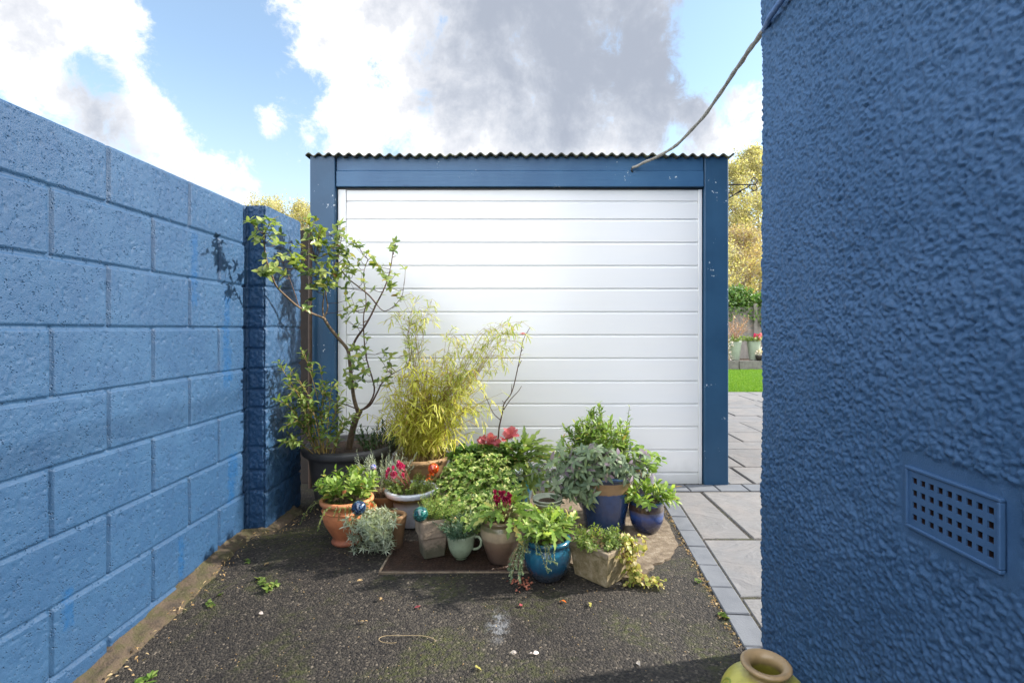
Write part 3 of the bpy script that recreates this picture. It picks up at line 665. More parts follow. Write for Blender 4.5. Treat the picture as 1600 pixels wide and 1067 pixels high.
def round_pot(name, c, prof, mat_, label, cat, soil=.85, seg=48, group=None, part_label=None):
    """prof: outer (r, z) from the foot to the lip; the inside is added"""
    c = Vector(c); t = thing(name, c, label, cat, group); m = MB(); p = smooth_prof(prof, 4); r1, z1 = prof[-1]; zs_ = z1*soil
    inner = [(r1-.010, z1+.001), (r1-.014, z1-.01), (r1*.86, zs_-.02), (r1*.5, zs_-.05), (.002, zs_-.05)]
    m.lathe([(.002, .0)]+p+inner, c, seg); o = m.build('pot', mat_, t, True)
    m = MB(); rs = r1-.008
    vs = [(c.x, c.y, c.z+zs_+.008)]; k = 28
    for ring in (.35, .7, 1.0):
        for i in range(k):
            a = 2*math.pi*i/k; vs.append((c.x+rs*ring*math.cos(a), c.y+rs*ring*math.sin(a), c.z+zs_+random.uniform(-.004, .008)*(ring < 1)))
    fs = [(0, 1+i, 1+(i+1) % k) for i in range(k)]+[(1+g*k+i, 1+(g+1)*k+i, 1+(g+1)*k+(i+1) % k, 1+g*k+(i+1) % k) for g in (0, 1) for i in range(k)]
    m.add(vs, fs); m.build('soil', M_soil, t, True)
    return t, Vector((c.x, c.y, c.z+zs_))
# ---- a: black tub with the tall shrub
tub, sc0 = round_pot('potted_shrub', (-1.10, 3.28, 0), [(.20, .0), (.215, .03), (.245, .2), (.262, .315), (.288, .325), (.298, .34), (.298, .365), (.285, .375)],
    M_black, 'tall gangly evergreen shrub in a big black plastic tub against the garage post', 'potted shrub', .9)
tb = MB(); fo = Fol('ovate'); tw = MB()
def pxpath(l): return [Vector(q) for q in smooth_prof([tuple(P(*a)) for a in l], 4)]
def limb(l, r0, r1, mb=None):
    p = pxpath(l); n = len(p); (mb or tb).tube(p, [r0+(r1-r0)*i/(n-1) for i in range(n)], 8); return p
trunk = limb([(543, 712, 3.26), (549, 680, 3.24), (556, 655, 3.22), (563, 641, 3.21)], .022, .017)
main = limb([(560, 646, 3.21), (553, 622, 3.2), (549, 590, 3.2), (546, 562, 3.19), (543, 546, 3.18), (530, 530, 3.15), (516, 513, 3.12), (506, 497, 3.1)], .013, .009)
lft = limb([(506, 497, 3.1), (488, 490, 3.02), (467, 480, 2.93), (447, 463, 2.84), (431, 446, 2.76), (423, 425, 2.7), (416, 405, 2.66), (413, 385, 2.63), (412, 366, 2.6)], .007, .0028)
f1 = limb([(506, 497, 3.1), (504, 480, 3.1), (506, 458, 3.08), (501, 435, 3.06), (492, 405, 3.04)], .005, .002)
f2 = limb([(506, 497, 3.1), (512, 480, 3.12), (509, 455, 3.14), (518, 430, 3.16), (527, 400, 3.16)], .005, .002)
rgt = limb([(548, 548, 3.19), (556, 530, 3.18), (568, 513, 3.17), (580, 492, 3.16), (588, 475, 3.15), (598, 456, 3.14), (606, 436, 3.14), (611, 415, 3.13), (614, 392, 3.13)], .008, .0025, tw)
rb = limb([(588, 475, 3.15), (576, 461, 3.17), (560, 448, 3.18), (545, 436, 3.19), (532, 420, 3.19), (528, 400, 3.18), (534, 372, 3.18)], .005, .002, tw)
th = limb([(563, 642, 3.21), (577, 630, 3.2), (585, 606, 3.2), (573, 562, 3.2), (569, 530, 3.19), (568, 495, 3.2), (572, 470, 3.2), (568, 430, 3.2), (575, 405, 3.2)], .006, .002, tw)
rr = limb([(563, 641, 3.21), (578, 633, 3.2), (590, 612, 3.18), (597, 598, 3.17), (612, 585, 3.15), (638, 571, 3.13)], .007, .002, tw)
rc = limb([(588, 475, 3.15), (600, 486, 3.1), (616, 478, 3.06), (628, 462, 3.04), (631, 446, 3.03)], .003, .0012, tw)
ll = limb([(467, 480, 2.93), (461, 460, 2.9), (452, 435, 2.88), (444, 415, 2.87), (438, 400, 2.86)], .003, .0012, tw)
lw = limb([(563, 641, 3.21), (540, 632, 3.12), (520, 626, 3.0), (500, 610, 2.95)], .004, .0015, tw)
SPOTS = [(400, 350, 2.56), (392, 348, 2.54), (410, 345, 2.56), (423, 345, 2.56), (415, 360, 2.57), (428, 362, 2.58), (397, 368, 2.58), (407, 376, 2.6), (430, 350, 2.58), (436, 378, 2.7), (424, 373, 2.6),
 (412, 424, 2.64), (430, 416, 2.66), (420, 430, 2.66), (428, 425, 2.68), (440, 400, 2.8), (446, 428, 2.84), (456, 395, 2.9), (462, 385, 2.9), (455, 405, 2.9), (468, 400, 2.92), (460, 418, 2.94), (474, 415, 2.96), (478, 375, 2.96),
 (483, 342, 2.96), (486, 352, 2.96), (480, 360, 2.96), (476, 392, 2.98), (492, 370, 3.0), (500, 358, 3.0), (505, 362, 3.02), (497, 380, 3.02), (508, 380, 3.04), (515, 395, 3.06), (500, 395, 3.04), (490, 408, 3.0), (484, 425, 3.0),
 (495, 432, 3.02), (505, 425, 3.04), (515, 415, 3.06), (522, 405, 3.08), (530, 395, 3.1), (527, 378, 3.12), (525, 362, 3.12), (532, 352, 3.12), (538, 370, 3.12), (534, 388, 3.12), (520, 388, 3.1), (540, 400, 3.12), (512, 438, 3.06),
 (500, 442, 3.04), (492, 450, 3.04), (518, 448, 3.08), (528, 430, 3.1), (535, 420, 3.12), (545, 412, 3.14), (550, 380, 3.14), (556, 378, 3.14), (561, 385, 3.14), (553, 425, 3.16), (560, 415, 3.16), (565, 405, 3.16), (572, 395, 3.16),
 (580, 404, 3.14), (587, 414, 3.14), (594, 418, 3.14), (600, 428, 3.14), (612, 386, 3.12), (615, 392, 3.12), (618, 428, 3.1), (632, 422, 3.04), (626, 466, 3.03), (618, 462, 3.04), (621, 476, 3.04), (612, 448, 3.06), (604, 436, 3.1),
 (542, 468, 3.16), (548, 478, 3.16), (555, 486, 3.16), (538, 486, 3.15), (544, 500, 3.15), (560, 505, 3.16), (556, 512, 3.16), (575, 478, 3.16), (566, 470, 3.16), (572, 530, 3.16), (550, 545, 3.14), (560, 545, 3.12), (574, 546, 3.14),
 (486, 470, 3.0), (478, 480, 2.98), (540, 450, 3.14), (585, 450, 3.14), (569, 440, 3.16), (600, 550, 3.14), (606, 560, 3.12), (608, 572, 3.12), (598, 565, 3.14), (590, 595, 3.16), (604, 596, 3.14), (634, 556, 3.1), (640, 540, 3.1), (646, 546, 3.1),
 (552, 575, 3.12), (563, 570, 3.1), (555, 590, 3.1), (568, 592, 3.1), (560, 603, 3.08), (545, 598, 3.1), (571, 583, 3.12), (550, 560, 3.1), (565, 556, 3.12)]
allb = lft+f1+f2+rgt+rb+th+rr+rc+ll+lw+main
for s_ in SPOTS:
    p = P(s_[0]+random.uniform(-2, 2), s_[1]+random.uniform(-2, 2), s_[2]+random.uniform(-.03, .02))
    if p.y < 3.2: p.x = max(p.x, -1.375)
    q_ = min(allb, key=lambda w: (w-p).length+(.15 if w.z > p.z-.01 else 0))
    mid = q_.lerp(p, .5)+Vector((0, 0, -.012))+rv(.004)
    tw.tube([q_, mid, p], [.0022, .0017, .0012], 5)
    d_ = (p-q_); d_ = d_.normalized() if d_.length > .01 else UP; d_ = (d_+UP*.8+rv(.25)).normalized()
    rosette(fo, p, d_, random.randint(4, 6), .050, .024, 68, .3)
    for j in range(2 if 470 < s_[0] < 545 and s_[1] < 460 else random.randint(0, 1)):
        p2 = p+rv(.03); p2.x = max(p2.x, -1.37) if p2.y < 3.2 else p2.x; tw.tube([mid, p2], .001, 4); rosette(fo, p2, d_+rv(.6), random.randint(2, 4), .048, .023, 68, .3)
for br_ in (lft, f1, f2, rgt, rb, th, rr, main, lw):
    leaves_on(fo, br_, 9, .042, .017, .45, 1, 60, .3)
tb.build('trunk', M_bark, tub, True); tw.build('branch', M_twig, tub, True); fo.build('leaf_canopy', G1, tub)
fo = Fol('ovate'); sb = MB()      # lighter suckering shoots on the left side of the tub
for (a, m1, e) in [((497, 716, 3.04), (470, 660, 2.95), (446, 628, 2.84)), ((500, 716, 3.05), (480, 670, 2.96), (452, 650, 2.83)), ((503, 716, 3.06), (492, 640, 2.98), (462, 585, 2.86)), ((506, 716, 3.06), (500, 640, 3.0), (476, 552, 2.9)),
                   ((508, 717, 3.07), (503, 665, 3.02), (505, 610, 2.95)), ((498, 716, 3.05), (465, 690, 2.95), (455, 692, 2.84)), ((505, 717, 3.1), (520, 660, 3.05), (528, 625, 2.98)), ((500, 716, 3.1), (478, 640, 2.96), (440, 575, 2.79)),
                   ((512, 716, 3.12), (515, 670, 3.1), (500, 570, 3.0)), ((520, 716, 3.14), (530, 680, 3.1), (548, 650, 3.02)), ((504, 716, 3.02), (488, 690, 2.98), (478, 655, 2.92)), ((501, 716, 3.02), (480, 630, 2.93), (447, 600, 2.81)),
                   ((510, 716, 3.02), (512, 665, 3.0), (518, 600, 2.96)), ((515, 716, 3.02), (525, 690, 2.98), (535, 660, 2.94)), ((508, 716, 3.02), (498, 680, 2.96), (486, 625, 2.9))]:
    p = pxpath([a, m1, e]); n = len(p); sb.tube(p, [.004-.0028*i/(n-1) for i in range(n)], 6)
    leaves_on(fo, p, 15, .052, .021, .3, 1, 60, .35, opposite=True, upb=.9)
    for t_ in (.45, .6, .75, .88):
        pp, dd_ = along(p, t_); q2 = path(pp, dd_+rv(.5)+UP*.2, .09, 5, .1); sb.tube(q2, .0011, 5); leaves_on(fo, q2, 7, .046, .019, .2, 1, 60, .35, opposite=True, upb=.9)
sb.build('sucker_stem', M_stem, tub, True); fo.build('sucker_foliage', G2, tub)
fo = Fol('lance'); sb = MB()
clump(fo, sb, P(590, 712, 3.2), .07, 34, .20, .5, .035, .008, 16, .1, 45, .0013)
sb.build('rosemary_stem', M_twig, tub); fo.build('rosemary_foliage', G4, tub)
# ---- b: golden bamboo
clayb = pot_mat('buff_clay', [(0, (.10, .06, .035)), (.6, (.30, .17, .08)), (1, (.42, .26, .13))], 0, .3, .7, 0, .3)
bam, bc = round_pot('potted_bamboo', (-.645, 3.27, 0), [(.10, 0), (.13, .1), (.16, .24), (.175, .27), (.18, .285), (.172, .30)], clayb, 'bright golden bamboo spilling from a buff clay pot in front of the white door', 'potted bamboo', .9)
fo = Fol('strap', .15); sb = MB()
for k in range(235):
    a = random.uniform(0, 6.28); q_ = math.sqrt(random.random())*.11; b0 = bc+Vector((math.cos(a)*q_, math.sin(a)*q_*.8, .0))
    yy_ = random.uniform(558, 694); tgt = P(664+random.gauss(0, 16)+random.uniform(-1, 1)*(30+30*math.sin((yy_-555)/140*3.14))+(random.random() < .2)*random.uniform(0, 40), yy_, 3.20+random.gauss(0, .1)); d_ = tgt-b0
    p = path(b0, d_.normalized()+UP*.35, d_.length*1.05, 8, .55, .12); sb.tube(p, .0011, 4)
    for t_ in np.linspace(.35, 1, 7):
        pp, dd_ = along(p, min(t_, .999))
        for j in range(3):
            dr = dd_*.5+Vector((random.gauss(0, .9), random.gauss(-.1, .6), random.uniform(-1.0, .15))); fo.add(pp, dr, UP+rv(.3), random.uniform(.045, .085), random.uniform(.005, .0085), random.uniform(.2, .7))
fo.build('golden_foliage', GB, bam); sb.build('culm', M_stem, bam)
fo = Fol('strap', .15); sb = MB()
culms = []
for k in range(11): culms.append(([(655+random.uniform(-8, 8), 700, 3.25), (652+random.uniform(-8, 8), 600, 3.2), (650+random.uniform(-14, 14), 520, 3.15), (650+random.uniform(-32, 32), 455+random.uniform(0, 45), 3.1)], 13))
for k in range(36):
    e = random.random(); w_ = random.uniform(-1, 1); ex = random.uniform(700, 825); ey = 493+(822-ex)*.22+random.uniform(0, 95)*(1-.35*(ex-700)/122)
    culms.append(([(668, 700, 3.25), (682+8*e, 630, 3.2), (680+(ex-680)*.42+6*w_, ey+(700-ey)*.38, 3.15), (680+(ex-680)*.75, ey+(700-ey)*.08-8, 3.1), (ex, ey, 3.05)], 11))
for k in range(6): culms.append(([(672, 702, 3.25), (700, 668, 3.2), (730+random.uniform(-8, 8), 640+random.uniform(-10, 10), 3.15), (762+random.uniform(-30, 14), 628+random.uniform(-14, 34), 3.1)], 10))
culms.append(([(655, 700, 3.25), (640, 600, 3.2), (630, 520, 3.15), (612, 492, 3.1)], 8))
for c_, nn in culms:
    p = pxpath(c_); n = len(p); sb.tube(p, [.0018-.0011*i/(n-1) for i in range(n)], 4)
    for t_ in np.linspace(.42, 1, nn):
        pp, dd_ = along(p, min(t_, .999)); q2 = path(pp, dd_*.4+rv(.6), random.uniform(.03, .07), 4, .2); sb.tube(q2, .0007, 4)
        for j in range(random.randint(1, 5)):
            bp = q2[random.randint(1, 3)]; dr = (q2[-1]-q2[0]).normalized()*.6+dd_*.2+Vector((random.gauss(0, .5), random.gauss(0, .4), random.uniform(-.8, .2)))
            fo.add(bp, dr, UP+rv(.3), random.uniform(.035, .06), random.uniform(.0045, .007), random.uniform(.1, .5))
fo.build('airy_foliage', GB2, bam); sb.build('tall_culm', M_stem, bam)
fo = Fol('strap', .1)
for k in range(420):
    a = random.uniform(0, 6.28); q_ = random.uniform(.05, .16); b0 = bc+Vector((math.cos(a)*q_, math.sin(a)*q_, .0)); fo.add(b0, Vector((math.cos(a)*.5, math.sin(a)*.5, 1))+rv(.35), rv(1), random.uniform(.04, .1), .003, random.uniform(-.3, .8))
fo.build('dead_straw', GD, bam)
# ---- c: terracotta strawberry pot
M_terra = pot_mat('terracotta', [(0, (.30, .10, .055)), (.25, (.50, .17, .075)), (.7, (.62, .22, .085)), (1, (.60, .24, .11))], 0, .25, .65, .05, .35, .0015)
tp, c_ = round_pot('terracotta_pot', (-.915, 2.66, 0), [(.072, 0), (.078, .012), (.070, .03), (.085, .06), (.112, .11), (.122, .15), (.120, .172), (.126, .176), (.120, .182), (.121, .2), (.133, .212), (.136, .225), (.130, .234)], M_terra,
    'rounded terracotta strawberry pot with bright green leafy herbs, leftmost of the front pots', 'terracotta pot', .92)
m = MB()
for (ax, zz) in ((-12, .15), (95, .15)):
    m = MB(); cc = Vector((-.915+.125*math.cos(R(ax)), 2.66+.125*math.sin(R(ax)), zz)); m.lathe(smooth_prof([(.010, -.035), (.028, -.01), (.037, .02), (.040, .045), (.034, .045), (.028, .02), (.005, .01)], 3), cc, 20); m.build('planting_pocket', M_terra, tp, True)
fo = Fol('ovate'); sb = MB(); clump(fo, sb, c_+Vector((0, 0, 0)), .09, 44, .14, .45, .044, .024, 10, .15, 60, .0014, t0=.35, upb=.9)
fo.build('herb_foliage', G3, tp); sb.build('herb_stem', M_gstem, tp)
fo = Fol('tiny'); sb = MB()
for k in range(16):
    a = R(random.uniform(190, 350)); b0 = c_+Vector((.125*math.cos(a), .125*math.sin(a), .012)); p = path(b0, (math.cos(a)*.7, math.sin(a)*.7, .3), random.uniform(.05, .15), 8, 2.4, .2)
    sb.tube(p, .0011, 4); leaves_on(fo, p, 16, .012, .006, .1, 1, 70)
for k in range(90):
    a = random.uniform(0, 6.28); q_ = random.uniform(.6, 1)*.12; rosette(fo, c_+Vector((math.cos(a)*q_, math.sin(a)*q_, .008)), UP+rv(.3), 6, .014, .006)
fo.build('trailing_foliage', G2, tp); sb.build('trailing_stem', M_gstem, tp)
# ---- d: pale glazed urn with pink cyclamen
M_pale = pot_mat('pale_grey_glaze', [(0, (.30, .31, .34)), (.60, (.42, .44, .49)), (.76, (.20, .13, .05)), (.80, (.26, .17, .06)), (.88, (.25, .16, .06)), (.90, (.62, .66, .74)), (1, (.60, .64, .72))], 0, .2, .2, .8, .05)
cy, c_ = round_pot('cyclamen_pot', (-.625, 2.88, .008), [(.070, 0), (.078, .03), (.098, .10), (.112, .150), (.126, .158), (.146, .180), (.150, .2), (.142, .206)], M_pale, 'pale grey glazed pot with a brown band holding pink cyclamen', 'cyclamen pot', .9)
def cyclamen(t, pts, Mp, stem_from, big=.020):
    fp_ = Fol('petal', -.2); sb_ = MB()
    for p in pts:
        fp_ = Fol('petal', -.2)
        for k in range(5):
            a = k*1.257+random.uniform(-.2, .2); d_ = Vector((math.cos(a)*.45, math.sin(a)*.45, 1)); fp_.add(p, d_+rv(.1), Vector((math.cos(a), math.sin(a), .2)), big*random.uniform(1, 1.4), big*.85, .25)
            fp_.add(p, Vector((math.cos(a), math.sin(a), -.5)), UP, big*.4, big*.4, .2)
        fp_.one('cyclamen_flower', Mp, t)
        sb_.tube(path(stem_from+rv(.01), p-stem_from+rv(.003), (p-stem_from).length, 6, 0, .02), .0013, 5)
    sb_.build('flower_stem', simple('pink_stem', (.3, .09, .07)), t)
cyclamen(cy, [P(611+random.uniform(-7, 7), 738+random.uniform(-6, 8), 2.80+random.uniform(-.03, .03)) for _ in range(9)]+[P(626+random.uniform(-5, 6), 728+random.uniform(-7, 8), 2.82+random.uniform(-.03, .03)) for _ in range(9)]+[P(630, 745, 2.8), P(604, 746, 2.78)], FM, c_)
fo = Fol('tiny'); sb = MB(); clump(fo, sb, c_, .11, 90, .085, .6, .014, .007, 22, .4, 70, .0009, t0=.1)
fo.build('trailing_foliage', G2, cy); sb.build('trailing_stem', M_gstem, cy)
fo = Fol('round'); clump(fo, None, c_+Vector((-.03, -.05, 0)), .06, 14, .06, .7, .035, .034, 1, .3, 70, t0=1, upb=2); fo.build('cyclamen_leaf', G2, cy)
# dry lavender standing between the terracotta pot and the tub
lv, c_ = round_pot('lavender_pot', (-.80, 2.93, 0), [(.07, 0), (.09, .1), (.10, .16), (.095, .165)], clayb, 'silvery dried lavender standing behind the terracotta pot', 'lavender plant', .9)
fo = Fol('lance'); sb = MB(); clump(fo, sb, c_, .08, 62, .24, .55, .024, .005, 24, .05, 38, .0011, t0=.45); fo.build('silver_foliage', GS, lv); sb.build('dry_stem', simple('straw_stem', (.34, .27, .19), (.24, .18, .12)), lv)
# ---- e: silver leaved plant spilling out of a small clay pot
sv, c_ = round_pot('dianthus_pot', (-.655, 2.60, 0), [(.045, 0), (.050, .05), (.058, .11), (.064, .145), (.066, .160), (.060, .166)], clayb, 'small clay pot hidden under spiky silver green foliage beside the terracotta pot', 'potted dianthus', .9)
fo = Fol('lance', .3); sb = MB()
for k in range(120):
    tgt = P(random.gauss(581, 19), random.uniform(808, 862), random.uniform(2.42, 2.58)); b0 = c_+Vector((random.uniform(-.06, .02), random.uniform(-.06, .03), 0)); mid = b0.lerp(tgt, .55)+Vector((0, 0, .05))
    p = [Vector(q) for q in smooth_prof([tuple(b0), tuple(mid), tuple(tgt)], 4)]; sb.tube(p, .0013, 4); leaves_on(fo, p, 8, .03, .0045, .4, .95, 45, .25); rosette(fo, tgt, (tgt-mid).normalized()+UP*.5+Vector((0, -.4, 0)), 9, .040, .0062, 75, .3)
fo.build('silver_foliage', GS, sv); sb.build('woody_stem', M_gstem, sv)
# ---- f: square two-tier stone pot
M_stone, q = mat('mossy_stone')
sx = q.n('ShaderNodeSeparateXYZ'); q.nt.links.new(q.co, sx.inputs[0]); nn = q.noise(q.co, 40, 6, .7)
c = q.ramp(q.noise(q.co, 22, 7, .7), [(.3, (.15, .12, .085)), (.5, (.28, .22, .165)), (.7, (.38, .30, .23))])
c = q.mix(q.mr(q.m('ADD', sx.outputs[2], q.m('MULTIPLY', nn, -.12)), -.03, .03, .85, 0), c, (.055, .06, .035)); q.set(q.bs.inputs['Base Color'], c)
q.bs.inputs['Roughness'].default_value = .95; q.set(q.bs.inputs['Normal'], q.bump(nn, .004))
def sq_loft(m, c, rings, rot, rnd=.2, seg=5):
    """rounded-square rings (half size x, half size y, z)"""
    vs = []; n = 4*seg; cr, sr = math.cos(rot), math.sin(rot)
    for hx, hy_, zz in rings:
        r = min(hx, hy_)*rnd
        for cnr in range(4):
            for k in range(seg):
                a = math.pi/2*(cnr+k/(seg-1)); sgx = (1, -1, -1, 1)[cnr]; sgy = (1, 1, -1, -1)[cnr]
                x = sgx*(hx-r)+r*math.cos(a); y = sgy*(hy_-r)+r*math.sin(a); vs.append((c[0]+x*cr-y*sr, c[1]+x*sr+y*cr, c[2]+zz))
    fs = [(i*n+k, i*n+(k+1) % n, (i+1)*n+(k+1) % n, (i+1)*n+k) for i in range(len(rings)-1) for k in range(n)]
    fs.append(tuple(range(n))[::-1]); fs.append(tuple((len(rings)-1)*n+k for k in range(n))); m.add(vs, fs)
sqc = Vector((-.44, 2.50, .008)); sq = thing('square_pot', sqc, 'square two-tier weathered stone pot with feathery moss, behind the metal cover edge', 'stone pot')
m = MB(); sq_loft(m, sqc, [(.046, .046, 0), (.052, .052, .004), (.060, .060, .095), (.062, .062, .099), (.070, .070, .104), (.075, .075, .180), (.074, .074, .187), (.064, .064, .187), (.060, .060, .17), (.02, .02, .168)], R(24)); m.build('pot', M_stone, sq)
fo = Fol('needle'); sb = MB(); c_ = sqc+Vector((.02, .02, .165)); clump(fo, sb, c_, .055, 210, .12, .8, .012, .0028, 24, .3, 60, .0008, lean=(.55, .2)); fo.build('moss_foliage', G3, sq); sb.build('moss_stem', M_gstem, sq)
# ---- g: giant green teacup planter
M_cup = pot_mat('celadon_glaze', [(0, (.20, .26, .16)), (.4, (.32, .40, .27)), (1, (.42, .50, .35))], 0, .12, .15, .9, .05)
cupc = Vector((-.293, 2.46, .008)); cup, c_ = round_pot('teacup_planter', cupc, [(.030, 0), (.032, .006), (.045, .018), (.060, .05), (.067, .09), (.071, .115), (.068, .118)], M_cup, 'pale green teacup planter with a handle and dark spiky herb', 'teacup planter', .85)
m = MB(); hp = [(.064, 0, .098), (.085, -.01, .104), (.098, -.015, .088), (.094, -.015, .062), (.076, -.01, .046), (.058, -.005, .044)]
m.tube([cupc+Vector(h_) for h_ in smooth_prof(hp, 4)], .0065, 8); m.build('handle', M_cup, cup, True)
fo = Fol('lance'); sb = MB(); clump(fo, sb, c_, .05, 60, .12, .9, .026, .004, 20, .3, 50, .001, lean=(-.1, 0)); fo.build('rosemary_foliage', leafmat('blue_green_leaf', [(0, (.03, .07, .04)), (.6, (.07, .14, .08)), (1, (.15, .22, .14))], .25), cup); sb.build('rosemary_stem', M_gstem, cup)
# ---- h: buff and olive pot with dark cyclamen
M_buff = pot_mat('buff_olive_glaze', [(0, (.07, .05, .04)), (.35, (.16, .10, .07)), (.58, (.26, .18, .12)), (.62, (.42, .33, .22)), (.80, (.40, .31, .2)), (.84, (.15, .14, .06)), (1, (.22, .16, .09))], 0, .2, .35, .4, .05)
bp, c_ = round_pot('buff_pot', (-.098, 2.43, .008), [(.055, 0), (.065, .02), (.085, .08), (.098, .13), (.097, .165), (.089, .182), (.093, .19), (.096, .2), (.090, .206)], M_buff, 'buff and brown glazed pot with jagged poppy leaves and burgundy cyclamen', 'glazed pot', .9)
fo = Fol('lobed', .2)
SPT = MB()
def spray(fo, spots, c_, Wd=.03, curl=.5, n=2, L=None):
    for (x, y, Y) in spots:
        t_ = P(x, y, Y); b0 = c_+rv(.02); b0.z = c_.z
        for j in range(n):
            tt = t_+rv(.018); d_ = tt-b0; st_b = b0.lerp(tt, .38)+UP*d_.length*.17
            SPT.tube([b0, b0.lerp(st_b, .5)+UP*.01, st_b, st_b.lerp(tt, .3)+UP*.01], [.0022, .002, .0018, .001], 5)
            fo.add(st_b, (tt-st_b).normalized()+UP*.3+rv(.12), UP+Vector((0, -.5, 0))+rv(.3), (tt-st_b).length*1.15, Wd*random.uniform(.75, 1.2), curl*random.uniform(.6, 1.6))
spray(fo, [(800, 772, 2.35), (812, 790, 2.3), (832, 798, 2.35), (765, 800, 2.3), (755, 815, 2.3), (790, 800, 2.3), (830, 815, 2.25), (760, 795, 2.4), (785, 780, 2.4), (805, 800, 2.5), (745, 808, 2.38), (808, 842, 2.22)], c_, .034, .5, 3)
fo.build('poppy_foliage', G3, bp); SPT.build('poppy_stem', M_gstem, bp); SPT = MB()
cyclamen(bp, [P(785+random.uniform(-14, 14), 779+random.uniform(-9, 9), 2.34+random.uniform(-.03, .03)) for _ in range(24)]+[P(805, 786, 2.42)], FD, c_, .016)
fo = Fol('round'); clump(fo, None, c_+Vector((0, -.04, 0)), .07, 26, .06, .9, .036, .034, 1, .3, 70, t0=1, upb=2); fo.build('round_leaf', G2, bp)
# ---- i: turquoise glazed pot
M_blue = pot_mat('turquoise_glaze', [(0, (.025, .035, .05)), (.22, (.05, .07, .10)), (.34, (.012, .075, .15)), (.6, (.012, .12, .22)), (.72, (.03, .17, .28)), (.86, (.008, .06, .12)), (1, (.025, .15, .24))], 0, .18, .12, 1.0, .5)
tq, c_ = round_pot('turquoise_pot', (.115, 2.29, 0), [(.060, 0), (.07, .006), (.098, .05), (.108, .09), (.106, .125), (.098, .148), (.099, .152), (.106, .162), (.107, .172), (.101, .178)], M_blue, 'round turquoise glazed pot at the front of the group, leaves over its rim', 'glazed pot', .92, 56)
fo = Fol('ovate'); sb = MB(); clump(fo, sb, c_, .085, 85, .12, .6, .038, .018, 8, .3, 55, .0012, t0=.35, upb=.8); fo.build('leafy_foliage', G3, tq); sb.build('leafy_stem', M_gstem, tq)
fo = Fol('lobed', .2); spray(fo, [(848, 812, 2.2), (862, 806, 2.22), (878, 812, 2.2), (890, 822, 2.22), (835, 825, 2.2), (870, 830, 2.1), (850, 838, 2.1), (895, 808, 2.3)], c_, .026, .5, 3); fo.build('rocket_foliage', G3, tq); SPT.build('rocket_stem', M_gstem, tq); SPT = MB()
fo = Fol('tiny', .4); sb = MB()
M_sed = leafmat('blue_sedum_leaf', [(0, (.12, .20, .12)), (.6, (.22, .32, .20)), (1, (.36, .44, .28))], .2)
for k in range(26):
    tgt = P(random.gauss(806, 9), random.uniform(862, 912), random.uniform(2.12, 2.22)) if k > 5 else P(random.uniform(835, 875), random.uniform(862, 895), 2.14)
    b0 = c_+Vector((-.07, -.03, .01)) if k > 5 else c_+Vector((random.uniform(-.05, .05), -.09, .01)); p = [Vector(q) for q in smooth_prof([tuple(b0), tuple(b0.lerp(tgt, .35)+Vector((-.012, -.02, .035))), tuple(b0.lerp(tgt, .8)+Vector((-.012, -.006, .0))), tuple(tgt)], 5)]
    for z_ in p: z_.z = max(z_.z, .006)
    sb.tube(p, .0014, 5); leaves_on(fo, p, 46, .0105, .004, .15, 1, 60, .1)
fo.build('sedum_foliage', M_sed, tq); sb.build('sedum_stem', M_gstem, tq)
# ---- j: rectangular stone trough
M_trough, q = mat('weathered_sandstone'); nn = q.noise(q.co, 34, 7, .7); sx = q.n('ShaderNodeSeparateXYZ'); q.nt.links.new(q.co, sx.inputs[0])
c = q.ramp(nn, [(.3, (.13, .11, .05)), (.48, (.25, .20, .11)), (.6, (.33, .27, .17)), (.75, (.46, .40, .29))]); c = q.mix(q.mr(q.m('ADD', sx.outputs[2], q.m('MULTIPLY', nn, .07)), .17, .185, 0, .6), c, (.24, .19, .15))
q.set(q.bs.inputs['Base Color'], c); q.bs.inputs['Roughness'].default_value = .95; q.set(q.bs.inputs['Normal'], q.bump(nn, .005))
trc = Vector((.345, 2.285, 0)); tr = thing('stone_trough', trc, 'tapered rectangular sandstone planter with small mixed leaves, golden creeper trailing from it', 'stone planter')
m = MB(); sq_loft(m, trc, [(.086, .055, .0), (.090, .059, .004), (.106, .074, .13), (.107, .075, .132), (.113, .081, .136), (.114, .082, .157), (.112, .080, .160), (.100, .068, .160), (.096, .064, .145), (.02, .02, .144)], R(-46), .06, 4); m.build('planter', M_trough, tr)
c_ = trc+Vector((0, 0, .145)); fo = Fol('ovate'); sb = MB(); clump(fo, sb, c_, .075, 95, .07, .9, .022, .010, 9, .4, 60, .001, t0=.2, upb=.8); fo.build('small_foliage', G2, tr); sb.build('small_stem', M_twig, tr)
fo = Fol('ovate'); 
for k in range(60): fo.add(c_+Vector((random.uniform(-.07, .08), random.uniform(-.06, .06), .02)), rv(1), UP+rv(.4), random.uniform(.018, .03), .012, .3)
fo.build('turning_leaf', GD, tr)
fo = Fol('round'); sb = MB()
for k in range(30):
    tg = P(random.gauss(985, 12), random.uniform(862, 905), 2.28+random.uniform(-.1, .06)) if k > 11 else G(random.uniform(975, 1046), random.uniform(906, 922))
    tg.z = max(tg.z, .012); b0 = c_+Vector((.09+random.uniform(-.02, .01), .0+random.uniform(-.05, .05), .02)); mid = b0.lerp(tg, .5)+Vector((.03+random.uniform(-.02, .03), -.01, .04)) if k > 11 else Vector((b0.x+.055+random.uniform(-.02, .04), b0.y-.05, .05))
    p = [Vector(q) for q in smooth_prof([tuple(b0), tuple(mid), tuple(tg)], 6)]
    for z_ in p: z_.z = max(z_.z, .006)
    sb.tube(p, .0011, 5); leaves_on(fo, p, 15, .022, .019, .2, 1, 65, .2, opposite=True, upb=.9)
fo.build('creeper_foliage', GC, tr); sb.build('creeper_stem', simple('red_brown_stem', (.26, .10, .05)), tr)
